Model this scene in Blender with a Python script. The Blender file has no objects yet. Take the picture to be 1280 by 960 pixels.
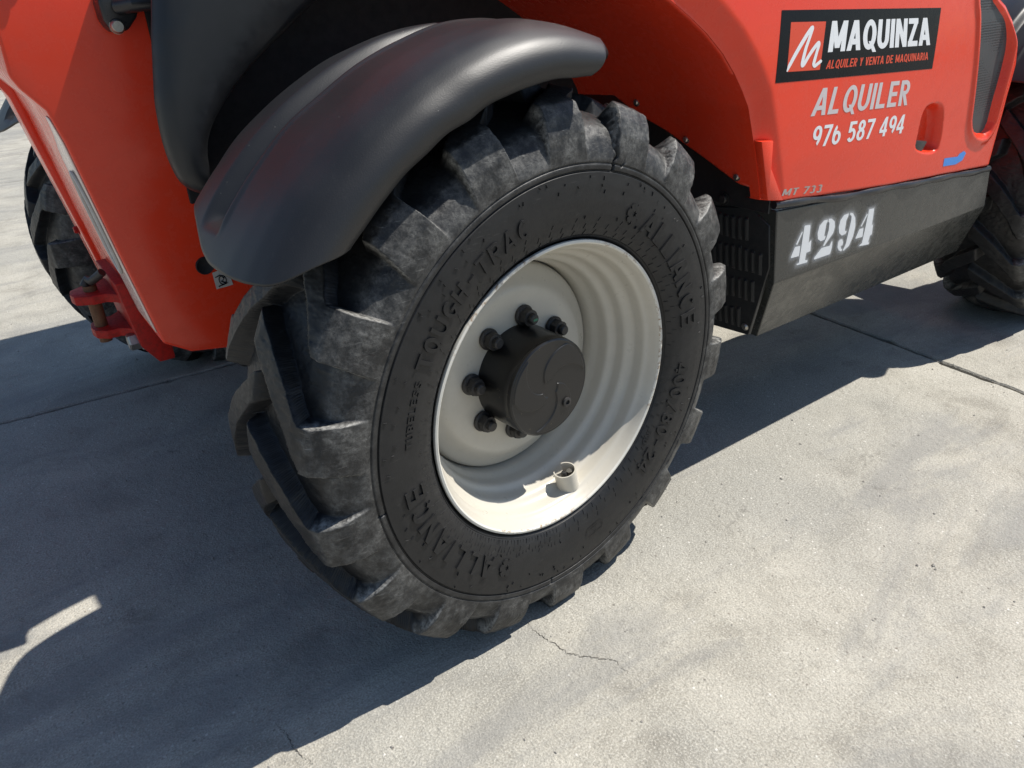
import bpy, bmesh, math, random, json
import numpy as np
from mathutils import Vector, Matrix

# ------------------------------------------------------------------ camera, sky, sun, exposure
S = bpy.context.scene
col = S.collection
R_ = math.radians

cam_data = bpy.data.cameras.new('camera')
cam = bpy.data.objects.new('camera', cam_data)
col.objects.link(cam)
right = Vector((0.80601, -0.59047, -0.04123)).normalized()
down = Vector((-0.30547, -0.35529, -0.88344)).normalized()
fwd = right.cross(down).normalized()
M3 = Matrix((right, -down, -fwd)).transposed()
cam.matrix_world = Matrix.Translation((-0.9096, -1.1200, 1.3724)) @ M3.to_4x4()
cam_data.sensor_width = 36.0
cam_data.lens = 950.0 / 1280.0 * 36.0
cam_data.clip_start = 0.05
cam_data.clip_end = 2000.0
S.camera = cam

SUN = Vector((0.60, -0.185, 1.0)).normalized()
world = bpy.data.worlds.new('World')
S.world = world
world.use_nodes = True
wn = world.node_tree
bg = wn.nodes['Background']
sky = wn.nodes.new('ShaderNodeTexSky')
sky.sky_type = 'NISHITA'
sky.sun_disc = False
sky.sun_elevation = math.asin(SUN.z)
sky.sun_rotation = math.atan2(SUN.x, SUN.y)
sky.air_density = 1.0
sky.dust_density = 0.4
sky.ozone_density = 2.0
wn.links.new(sky.outputs[0], bg.inputs[0])
bg.inputs[1].default_value = 0.088

sd = bpy.data.lights.new('sun', 'SUN')
sd.energy = 4.9
sd.angle = R_(0.5)
sd.color = (1.0, 0.955, 0.88)
sun = bpy.data.objects.new('sun', sd)
col.objects.link(sun)
sun.rotation_euler = SUN.to_track_quat('Z', 'Y').to_euler()

vs = S.view_settings
vs.view_transform = 'Standard'
vs.look = 'None'
vs.exposure = 0.38
vs.gamma = 1.0
S.cycles.max_bounces = 6
S.cycles.diffuse_bounces = 4
S.cycles.glossy_bounces = 3

random.seed(7)
rng = np.random.default_rng(7)

# ------------------------------------------------------------------ material helpers
def new_mat(name):
    m = bpy.data.materials.new(name); m.use_nodes = True
    nt = m.node_tree
    return m, nt, nt.nodes['Principled BSDF']

def N(nt, typ, **kw):
    n = nt.nodes.new(typ)
    for k, v in kw.items():
        if k.startswith('i_'):
            key = k[2:]
            key = int(key) if key.isdigit() else key.replace('_', ' ')
            n.inputs[key].default_value = v
        else:
            setattr(n, k, v)
    return n

def noise(nt, coord, scale, detail=6, rough=0.6, dist=0.0):
    n = N(nt, 'ShaderNodeTexNoise')
    n.inputs['Scale'].default_value = scale; n.inputs['Detail'].default_value = detail
    n.inputs['Roughness'].default_value = rough; n.inputs['Distortion'].default_value = dist
    nt.links.new(coord, n.inputs['Vector'])
    return n.outputs['Fac']

def ramp(nt, fac, stops):
    r = N(nt, 'ShaderNodeValToRGB')
    el = r.color_ramp.elements
    while len(el) < len(stops): el.new(0.5)
    for e, (p, c) in zip(el, stops):
        e.position = p
        e.color = (c, c, c, 1) if isinstance(c, (int, float)) else (*c, 1)
    nt.links.new(fac, r.inputs[0])
    return r.outputs[0]

def mixc(nt, fac, a, b, mode='MIX'):
    m = N(nt, 'ShaderNodeMix', data_type='RGBA', blend_type=mode)
    for sock, v in ((m.inputs[0], fac), (m.inputs[6], a), (m.inputs[7], b)):
        if hasattr(v, 'is_linked'): nt.links.new(v, sock)
        elif isinstance(v, (int, float)): sock.default_value = v
        else: sock.default_value = (*v, 1)
    return m.outputs[2]

def mathn(nt, op, a, b=0.0):
    m = N(nt, 'ShaderNodeMath', operation=op)
    for sock, v in ((m.inputs[0], a), (m.inputs[1], b)):
        if hasattr(v, 'is_linked'): nt.links.new(v, sock)
        else: sock.default_value = v
    return m.outputs[0]

def bump(nt, h, strength, dist, prev=None):
    b = N(nt, 'ShaderNodeBump')
    b.inputs['Strength'].default_value = strength; b.inputs['Distance'].default_value = dist
    nt.links.new(h, b.inputs['Height'])
    if prev is not None: nt.links.new(prev, b.inputs['Normal'])
    return b.outputs[0]

def obj_coord(nt):
    return N(nt, 'ShaderNodeTexCoord').outputs['Object']

def paint(name, color, rough=0.35, coat=0.0, var=0.12, scale=6, dirt=None, bump_s=0.0, metallic=0.0, bscale=300, spec=0.5, rvar=0.12):
    m, nt, b = new_mat(name)
    c = obj_coord(nt)
    n1 = noise(nt, c, scale, 5)
    n2 = noise(nt, c, scale * 9, 6, 0.7)
    lo = tuple(v * (1 - var) for v in color); hi = tuple(min(1, v * (1 + var)) for v in color)
    base = mixc(nt, n1, lo, hi)
    if dirt:
        f = ramp(nt, n2, [(0.45, 0.0), (0.75, dirt[1])])
        base = mixc(nt, f, base, dirt[0])
    nt.links.new(base, b.inputs['Base Color'])
    rr = ramp(nt, n2, [(0.3, max(0, rough - rvar)), (0.75, min(1, rough + rvar))])
    nt.links.new(rr, b.inputs['Roughness'])
    b.inputs['Metallic'].default_value = metallic
    b.inputs['Coat Weight'].default_value = coat
    b.inputs['Coat Roughness'].default_value = 0.12
    b.inputs['Specular IOR Level'].default_value = spec
    if bump_s > 0:
        nt.links.new(bump(nt, noise(nt, c, bscale, 3), bump_s, 0.0008), b.inputs['Normal'])
    return m

M_RED = paint('red paint', (0.80, 0.050, 0.018), 0.27, 0.10, 0.05, 2.5, ((0.62, 0.075, 0.042), 0.28), spec=0.36)
M_RED_OLD = paint('worn red paint', (0.40, 0.020, 0.016), 0.5, 0.0, 0.2, 12, ((0.08, 0.025, 0.02), 0.7), spec=0.15)
M_BLACK = paint('black steel', (0.020, 0.021, 0.022), 0.48, 0.0, 0.25, 8, ((0.09, 0.085, 0.08), 0.25), 0.15)
M_BLACKBOX = paint('black painted tank', (0.036, 0.037, 0.034), 0.28, 0.0, 0.12, 3, ((0.07, 0.067, 0.062), 0.12), 0.02)
M_VOID = paint('dull black inner plastic', (0.010, 0.010, 0.012), 0.75, 0.0, 0.2, 5)
M_CREAM = paint('cream wheel paint', (0.53, 0.498, 0.428), 0.36, 0.12, 0.05, 4, ((0.44, 0.41, 0.35), 0.30))
M_CREAM_EDGE = M_CREAM
M_STEEL = paint('galvanised steel', (0.42, 0.40, 0.36), 0.38, 0.0, 0.2, 30, ((0.25, 0.2, 0.14), 0.4), 0.1, 0.9)
M_RUST = paint('rusty steel', (0.17, 0.085, 0.045), 0.75, 0.0, 0.4, 40, ((0.05, 0.03, 0.02), 0.5), 0.4, 0.3, 200)
M_DARKSTEEL = paint('dark oxidised steel', (0.035, 0.034, 0.034), 0.50, 0.0, 0.35, 40, ((0.12, 0.11, 0.10), 0.4), 0.2, 0.3, 400)
def chipped(name, color, chip, scale, lo, hi, rough):
    m, nt, b = new_mat(name)
    c = obj_coord(nt)
    n1 = noise(nt, c, scale, 5, 0.75, 0.8); n2 = noise(nt, c, 12, 4); n3 = noise(nt, c, 5, 3)
    base = mixc(nt, n2, tuple(v * .75 for v in color), tuple(v * 1.25 for v in color))
    f = mathn(nt, 'MULTIPLY', ramp(nt, n1, [(lo, 0.0), (hi, 1.0)]), ramp(nt, n3, [(0.45, 0.0), (0.55, 1.0)]))
    nt.links.new(mixc(nt, f, base, chip), b.inputs['Base Color'])
    nt.links.new(ramp(nt, n2, [(0.3, rough - .08), (0.7, rough + .1)]), b.inputs['Roughness'])
    nt.links.new(bump(nt, noise(nt, c, 400, 2), 0.1, 0.0006), b.inputs['Normal'])
    return m
M_HUB = chipped('black hub paint', (0.008, 0.008, 0.0085), (0.42, 0.34, 0.20), 90, 0.67, 0.69, 0.36)
M_LIP = chipped('scuffed rim lip', (0.66, 0.64, 0.58), (0.34, 0.25, 0.17), 60, 0.50, 0.60, 0.35)
M_BRASS = paint('brass', (0.55, 0.38, 0.14), 0.35, 0.0, 0.2, 50, None, 0, 1.0)
M_WHITE = paint('white print', (0.80, 0.81, 0.82), 0.4, 0.0, 0.03, 20, None)
M_GREYPRINT = paint('aged white print', (0.62, 0.57, 0.57), 0.45, 0.0, 0.08, 60, ((0.45, 0.30, 0.28), 0.3))
M_SILVERPRINT = paint('silver print', (0.42, 0.36, 0.33), 0.45, 0.0, 0.05, 60, None)
M_SIGNBLACK = paint('black sign vinyl', (0.008, 0.009, 0.012), 0.28, 0.0, 0.2, 10, None, spec=0.12)
M_SIGNRED = paint('red sign vinyl', (0.70, 0.06, 0.018), 0.35, 0.0, 0.05, 10, None)
M_BLUE = paint('blue sticker', (0.02, 0.24, 0.75), 0.35, 0.0, 0.15, 60, ((0.3, 0.5, 0.8), 0.4))
M_STICKER = paint('grey white sticker', (0.50, 0.48, 0.45), 0.5, 0.0, 0.1, 60, None)
M_PALE = paint('pale painted glare', (0.80, 0.66, 0.58), 0.30, 0.2, 0.10, 10, ((0.6, 0.35, 0.3), 0.35))  # pale pink stands in for sunlit ground mirrored in the red paint
M_SEAL = paint('black rubber seal', (0.015, 0.015, 0.018), 0.35, 0.0, 0.2, 20, None)
M_GLASS, _nt, _b = new_mat('cab glass')
_b.inputs['Base Color'].default_value = (0.05, 0.06, 0.06, 1); _b.inputs['Roughness'].default_value = 0.05
M_GREEN = paint('green nut mark', (0.03, 0.22, 0.12), 0.5)

# moulded grainy plastic of the mudguards
def plastic():
    m, nt, b = new_mat('grained black plastic')
    c = obj_coord(nt)
    n1 = noise(nt, c, 3, 4); n2 = noise(nt, c, 60, 6, 0.75); n3 = noise(nt, c, 420, 2)
    base = mixc(nt, n1, (0.010, 0.0104, 0.0115), (0.017, 0.017, 0.0185))
    f = ramp(nt, n2, [(0.58, 0.0), (0.85, 0.16)])
    base = mixc(nt, f, base, (0.11, 0.105, 0.10))
    vor = N(nt, 'ShaderNodeTexVoronoi'); vor.inputs['Scale'].default_value = 38
    nt.links.new(c, vor.inputs['Vector'])
    sp = ramp(nt, vor.outputs['Distance'], [(0.022, 0.5), (0.04, 0.0)])
    base = mixc(nt, sp, base, (0.30, 0.29, 0.27))
    nt.links.new(base, b.inputs['Base Color'])
    nt.links.new(ramp(nt, n1, [(0.3, 0.40), (0.7, 0.48)]), b.inputs['Roughness'])
    b.inputs['Specular IOR Level'].default_value = 0.5
    bb = bump(nt, n3, 0.35, 0.0007)
    nt.links.new(bb, b.inputs['Normal'])
    return m
M_PLASTIC = plastic()
M_LINER = paint('dark moulded liner', (0.012, 0.0125, 0.014), 0.42, 0.0, 0.2, 4, ((0.03, 0.03, 0.03), 0.2), 0.1)

def madd(nt, terms):
    out = None
    for sock, w in terms:
        t = mathn(nt, 'MULTIPLY', sock, w)
        out = t if out is None else mathn(nt, 'ADD', out, t)
    return out

def rubber():
    m, nt, b = new_mat('tyre rubber')
    c = obj_coord(nt)
    at = N(nt, 'ShaderNodeAttribute', attribute_name='dust'); ed = N(nt, 'ShaderNodeAttribute', attribute_name='edge')
    n1 = noise(nt, c, 24, 5, 0.72); n2 = noise(nt, c, 120, 4, 0.8); n3 = noise(nt, c, 340, 2)
    base = mixc(nt, n1, (0.0085, 0.009, 0.010), (0.015, 0.015, 0.016))
    # film of dry grey dust on the lugs, thin on the sidewall
    f = mathn(nt, 'MULTIPLY', ramp(nt, n1, [(0.40, 0.10), (0.62, 0.80)]), mathn(nt, 'MULTIPLY', ramp(nt, n2, [(0.34, 0.25), (0.66, 1.0)]), at.outputs['Fac']))
    base = mixc(nt, f, base, (0.195, 0.192, 0.182))
    fe = mathn(nt, 'MULTIPLY', ed.outputs['Fac'], ramp(nt, n2, [(0.36, 0.1), (0.60, 0.85)]))
    base = mixc(nt, fe, base, (0.33, 0.325, 0.305))
    # fine scuffs: stretched noise, only where the lugs rub
    mp = N(nt, 'ShaderNodeMapping'); mp.inputs['Scale'].default_value = (1, 1, 9); mp.inputs['Rotation'].default_value = (0.3, 0.9, 0.2)
    nt.links.new(c, mp.inputs['Vector'])
    sc = mathn(nt, 'MULTIPLY', ramp(nt, noise(nt, mp.outputs[0], 26, 4, 0.7), [(0.62, 0.0), (0.70, 0.55)]), mathn(nt, 'ADD', mathn(nt, 'MULTIPLY', at.outputs['Fac'], 0.8), 0.10))
    base = mixc(nt, sc, base, (0.26, 0.255, 0.24))
    nt.links.new(base, b.inputs['Base Color'])
    nt.links.new(ramp(nt, n2, [(0.3, 0.36), (0.7, 0.60)]), b.inputs['Roughness'])
    b.inputs['Specular IOR Level'].default_value = 0.36
    hs = madd(nt, [(n3, 0.00022), (mathn(nt, 'MULTIPLY', n2, at.outputs['Fac']), 0.0016)])
    nt.links.new(bump(nt, hs, 0.7, 1.0), b.inputs['Normal'])
    return m
M_RUBBER = rubber()

def concrete():
    m, nt, b = new_mat('worn concrete')
    g = N(nt, 'ShaderNodeNewGeometry').outputs['Position']
    big = noise(nt, g, 0.8, 3, 0.6, 0.4); mid = noise(nt, g, 4.5, 4, 0.62, 0.4); fine = noise(nt, g, 48, 3, 0.7); grit = noise(nt, g, 210, 2, 0.6)
    base = ramp(nt, mid, [(0.25, (0.215, 0.200, 0.170)), (0.44, (0.362, 0.343, 0.295)), (0.58, (0.412, 0.391, 0.338)), (0.8, (0.458, 0.437, 0.382))])
    base = mixc(nt, ramp(nt, big, [(0.40, 0.70), (0.56, 0.0)]), base, (0.275, 0.272, 0.250))
    # sandy grain of the worn surface
    base = mixc(nt, ramp(nt, grit, [(0.30, 0.55), (0.50, 0.0)]), base, (0.20, 0.187, 0.158))
    base = mixc(nt, ramp(nt, grit, [(0.52, 0.0), (0.72, 0.60)]), base, (0.60, 0.575, 0.505))
    base = mixc(nt, ramp(nt, fine, [(0.32, 0.35), (0.46, 0.0)]), base, (0.22, 0.208, 0.18))
    v = N(nt, 'ShaderNodeTexVoronoi'); v.inputs['Scale'].default_value = 62; v.inputs['Randomness'].default_value = 1.0
    nt.links.new(g, v.inputs['Vector'])
    sepc = N(nt, 'ShaderNodeSeparateColor'); nt.links.new(v.outputs['Color'], sepc.inputs[0])
    gate = ramp(nt, sepc.outputs[1], [(0.62, 0.0), (0.70, 1.0)])
    fleck = mathn(nt, 'MULTIPLY', ramp(nt, v.outputs['Distance'], [(0.12, 0.85), (0.24, 0.0)]), mathn(nt, 'MULTIPLY', gate, ramp(nt, mid, [(0.40, 0.15), (0.56, 1.0)])))
    fc = ramp(nt, sepc.outputs[0], [(0.0, (0.10, 0.092, 0.08)), (0.30, (0.28, 0.25, 0.21)), (0.55, (0.60, 0.58, 0.52)), (1.0, (0.70, 0.68, 0.63))])
    base = mixc(nt, fleck, base, fc)
    # broad grey smears left by tyres and water
    st = N(nt, 'ShaderNodeMapping'); st.inputs['Scale'].default_value = (0.7, 2.3, 1.0); st.inputs['Rotation'].default_value = (0, 0, 0.5)
    nt.links.new(g, st.inputs['Vector'])
    base = mixc(nt, ramp(nt, noise(nt, st.outputs[0], 1.6, 4, 0.65, 0.9), [(0.50, 0.0), (0.64, 0.55)]), base, (0.225, 0.222, 0.212))
    # scoured rough patches where the skin has come off
    sk = ramp(nt, noise(nt, g, 2.6, 5, 0.72, 0.3), [(0.62, 0.0), (0.70, 0.5)])
    base = mixc(nt, mathn(nt, 'MULTIPLY', sk, ramp(nt, fine, [(0.40, 1.0), (0.58, 0.0)])), base, (0.15, 0.142, 0.125))
    nt.links.new(base, b.inputs['Base Color'])
    b.inputs['Roughness'].default_value = 0.85
    b.inputs['Specular IOR Level'].default_value = 0.25
    hsum = madd(nt, [(fine, 0.0060), (grit, 0.0024), (mid, 0.012), (fleck, 0.0012), (sk, -0.0025)])
    nt.links.new(bump(nt, hsum, 0.8, 1.0), b.inputs['Normal'])
    return m
M_CONC = concrete()

def earth():
    m, nt, b = new_mat('joint dirt')
    g = N(nt, 'ShaderNodeNewGeometry').outputs['Position']
    n1 = noise(nt, g, 60, 6, 0.7); n2 = noise(nt, g, 4, 4)
    nt.links.new(mixc(nt, n2, mixc(nt, n1, (0.05, 0.045, 0.038), (0.16, 0.145, 0.12)), (0.17, 0.16, 0.135)), b.inputs['Base Color'])
    b.inputs['Roughness'].default_value = 0.95
    nt.links.new(bump(nt, n1, 0.8, 0.004), b.inputs['Normal'])
    return m
M_EARTH = earth()
M_STONE = paint('grit', (0.30, 0.28, 0.25), 0.8, 0, 0.5, 30, None)
M_CRACK = paint('crack dirt', (0.10, 0.092, 0.078), 0.95, 0, 0.3, 60, None)

# perforated grille of the engine cover
def mesh_grille():
    m, nt, b = new_mat('fine black grille mesh')
    c = obj_coord(nt)
    v = N(nt, 'ShaderNodeTexVoronoi'); v.inputs['Scale'].default_value = 130; v.inputs['Randomness'].default_value = 0.15
    nt.links.new(c, v.inputs['Vector'])
    h = ramp(nt, v.outputs['Distance'], [(0.25, 0.0), (0.42, 1.0)])
    nt.links.new(mixc(nt, h, (0.010, 0.011, 0.012), (0.055, 0.058, 0.060)), b.inputs['Base Color'])
    b.inputs['Roughness'].default_value = 0.5
    nt.links.new(bump(nt, h, 0.6, 0.002), b.inputs['Normal'])
    return m
M_GRILLE = mesh_grille()

# ------------------------------------------------------------------ mesh helpers
def mesh_obj(name, verts, faces, mat, parent=None, smooth=False, off=None):
    me = bpy.data.meshes.new(name)
    me.from_pydata([tuple(map(float, v)) for v in verts], [], [tuple(map(int, f)) for f in faces])
    return link(name, me, mat, parent, smooth)

def link(name, me, mat, parent=None, smooth=False):
    if mat is not None and not me.materials: me.materials.append(mat)
    if smooth: me.polygons.foreach_set('use_smooth', [True] * len(me.polygons))
    me.update()
    o = bpy.data.objects.new(name, me)
    col.objects.link(o)
    if parent is not None: attach(o, parent)
    return o

ROOT_LOC = Vector((1.40, 1.13, 0.0))
def attach(o, parent):
    o.parent = parent
    if parent.name.startswith('telehandler'):
        o.matrix_parent_inverse = Matrix.Translation(-ROOT_LOC)

def fix_normals(me):
    bm = bmesh.new(); bm.from_mesh(me)
    bmesh.ops.recalc_face_normals(bm, faces=bm.faces)
    bm.to_mesh(me); bm.free()

def auto_smooth(o, ang=35):
    me = o.data
    me.polygons.foreach_set('use_smooth', [True] * len(me.polygons))
    bm = bmesh.new(); bm.from_mesh(me)
    for e in bm.edges:
        if len(e.link_faces) == 2 and e.calc_face_angle(0) > R_(ang): e.smooth = False
    bm.to_mesh(me); bm.free()

def bevelled(name, bm, mat, parent=None, width=0.004, seg=2, smooth=True):
    bmesh.ops.remove_doubles(bm, verts=bm.verts, dist=1e-5)
    bmesh.ops.recalc_face_normals(bm, faces=bm.faces)
    if width > 0:
        es = [e for e in bm.edges if len(e.link_faces) == 2 and e.calc_face_angle(0) > R_(25)]
        bmesh.ops.bevel(bm, geom=es, offset=width, segments=seg, profile=0.5, affect='EDGES')
    me = bpy.data.meshes.new(name); bm.to_mesh(me); bm.free()
    o = link(name, me, mat, parent)
    if smooth: auto_smooth(o)
    return o

def bm_hull(bm, pts_a, pts_b):
    """closed solid between two matching polygons"""
    a = [bm.verts.new(p) for p in pts_a]; b = [bm.verts.new(p) for p in pts_b]
    n = len(a)
    bm.faces.new(a); bm.faces.new(list(reversed(b)))
    for i in range(n):
        bm.faces.new((a[i], b[i], b[(i + 1) % n], a[(i + 1) % n]))
    return bm

def solid(name, pts_a, pts_b, mat, parent=None, width=0.004, seg=2):
    return bevelled(name, bm_hull(bmesh.new(), pts_a, pts_b), mat, parent, width, seg)

def box(name, lo, hi, mat, parent=None, width=0.006, seg=2):
    (x0, y0, z0), (x1, y1, z1) = lo, hi
    return solid(name, [(x0, y0, z0), (x1, y0, z0), (x1, y1, z0), (x0, y1, z0)],
                 [(x0, y0, z1), (x1, y0, z1), (x1, y1, z1), (x0, y1, z1)], mat, parent, width, seg)

def prism_y(name, xz, y0, y1, mat, parent=None, width=0.004, seg=2):
    return solid(name, [(x, y0, z) for x, z in xz], [(x, y1, z) for x, z in xz], mat, parent, width, seg)

def tube_mesh(path, rad, n=16, caps=True):
    path = [Vector(p) for p in path]; verts = []; faces = []
    rads = rad if isinstance(rad, (list, tuple)) else [rad] * len(path)
    up = Vector((0, 0, 1))
    for i, p in enumerate(path):
        t = (path[min(i + 1, len(path) - 1)] - path[max(i - 1, 0)]).normalized()
        a = t.cross(up)
        if a.length < 1e-3: a = t.cross(Vector((1, 0, 0)))
        a.normalize(); b = t.cross(a)
        for k in range(n):
            w = 2 * math.pi * k / n
            verts.append(p + (a * math.cos(w) + b * math.sin(w)) * rads[i])
    for i in range(len(path) - 1):
        for k in range(n):
            faces.append((i * n + k, i * n + (k + 1) % n, (i + 1) * n + (k + 1) % n, (i + 1) * n + k))
    if caps:
        faces.append(tuple(range(n - 1, -1, -1))); faces.append(tuple((len(path) - 1) * n + k for k in range(n)))
    return verts, faces

def tube(name, path, rad, mat, parent=None, n=16):
    v, f = tube_mesh(path, rad, n)
    o = mesh_obj(name, v, f, mat, parent); fix_normals(o.data); auto_smooth(o, 40); return o

def lathe(name, prof, mat, parent=None, n=160, closed=False):
    """profile (r, y) turned about the local Y axis"""
    pr = np.array(prof); m = len(pr); a = np.arange(n) * 2 * np.pi / n
    V = np.zeros((n, m, 3)); V[..., 0] = np.cos(a)[:, None] * pr[None, :, 0]; V[..., 2] = np.sin(a)[:, None] * pr[None, :, 0]; V[..., 1] = pr[None, :, 1]
    F = []
    for i in range(n):
        j = (i + 1) % n
        for k in range(m - 1 + (1 if closed else 0)):
            k2 = (k + 1) % m
            F.append((i * m + k, i * m + k2, j * m + k2, j * m + k))
    o = mesh_obj(name, V.reshape(-1, 3), F, mat, parent)
    bm = bmesh.new(); bm.from_mesh(o.data)
    bmesh.ops.remove_doubles(bm, verts=bm.verts, dist=1e-6); bmesh.ops.recalc_face_normals(bm, faces=bm.faces)
    bm.to_mesh(o.data); bm.free()
    auto_smooth(o, 38)
    return o

def grid_faces(n, m, wrap=False):
    i, j = np.meshgrid(np.arange(n if wrap else n - 1), np.arange(m - 1), indexing='ij')
    i2 = (i + 1) % n
    return np.stack([i * m + j, i * m + j + 1, i2 * m + j + 1, i2 * m + j], -1).reshape(-1, 4)

def grid_mesh(name, V, wrap=False, flip=False):
    n, m = V.shape[:2]
    F = grid_faces(n, m, wrap)
    if flip: F = F[:, ::-1]
    me = bpy.data.meshes.new(name)
    me.vertices.add(n * m); me.vertices.foreach_set('co', V.reshape(-1).astype(np.float32))
    me.loops.add(F.size); me.loops.foreach_set('vertex_index', F.reshape(-1).astype(np.int32))
    me.polygons.add(len(F)); me.polygons.foreach_set('loop_start', np.arange(0, F.size, 4, dtype=np.int32))
    me.update(calc_edges=True); me.validate()
    me.polygons.foreach_set('use_smooth', [True] * len(me.polygons))
    return me

def sstep(a, b, x):
    t = np.clip((x - a) / (b - a), 0, 1); return t * t * (3 - 2 * t)

def value_noise(n, m, gn, gm, wrap=True):
    g = rng.standard_normal((gn, gm))
    x = np.arange(n) * gn / n; y = np.linspace(0, gm - 1.001, m)
    i = np.floor(x).astype(int); fx = x - i; j = np.floor(y).astype(int); fy = y - j
    fx = fx * fx * (3 - 2 * fx); fy = fy * fy * (3 - 2 * fy)
    i2 = (i + 1) % gn; i = i % gn; j2 = np.minimum(j + 1, gm - 1)
    a = g[i][:, j] * (1 - fx)[:, None] + g[i2][:, j] * fx[:, None]
    b = g[i][:, j2] * (1 - fx)[:, None] + g[i2][:, j2] * fx[:, None]
    return a * (1 - fy)[None] + b * fy[None]

def text_mesh(body, bold=0.0, shear=0.0, space=1.0, extrude=0.0, res=3, baseline=False):
    cu = bpy.data.curves.new('t', 'FONT'); cu.body = body; cu.offset = bold; cu.shear = shear
    cu.space_character = space; cu.extrude = extrude; cu.resolution_u = res
    o = bpy.data.objects.new('t', cu); col.objects.link(o)
    dg = bpy.context.evaluated_depsgraph_get(); dg.update()
    me = bpy.data.meshes.new_from_object(o.evaluated_get(dg))
    v = np.array([x.co[:] for x in me.vertices]); f = [tuple(p.vertices) for p in me.polygons]
    bpy.data.objects.remove(o); bpy.data.curves.remove(cu); bpy.data.meshes.remove(me)
    lo, hi = v[:, :2].min(0), v[:, :2].max(0)
    if baseline: lo[1] = 0.0                    # letters stand on the line, the tail of a Q hangs below it
    v[:, :2] = (v[:, :2] - lo) / (hi - lo)
    return v, f

def tag(o, label=None, cat=None, group=None, kind=None):
    for k, v in (('label', label), ('category', cat), ('group', group), ('kind', kind)):
        if v: o[k] = v
    return o

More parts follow.
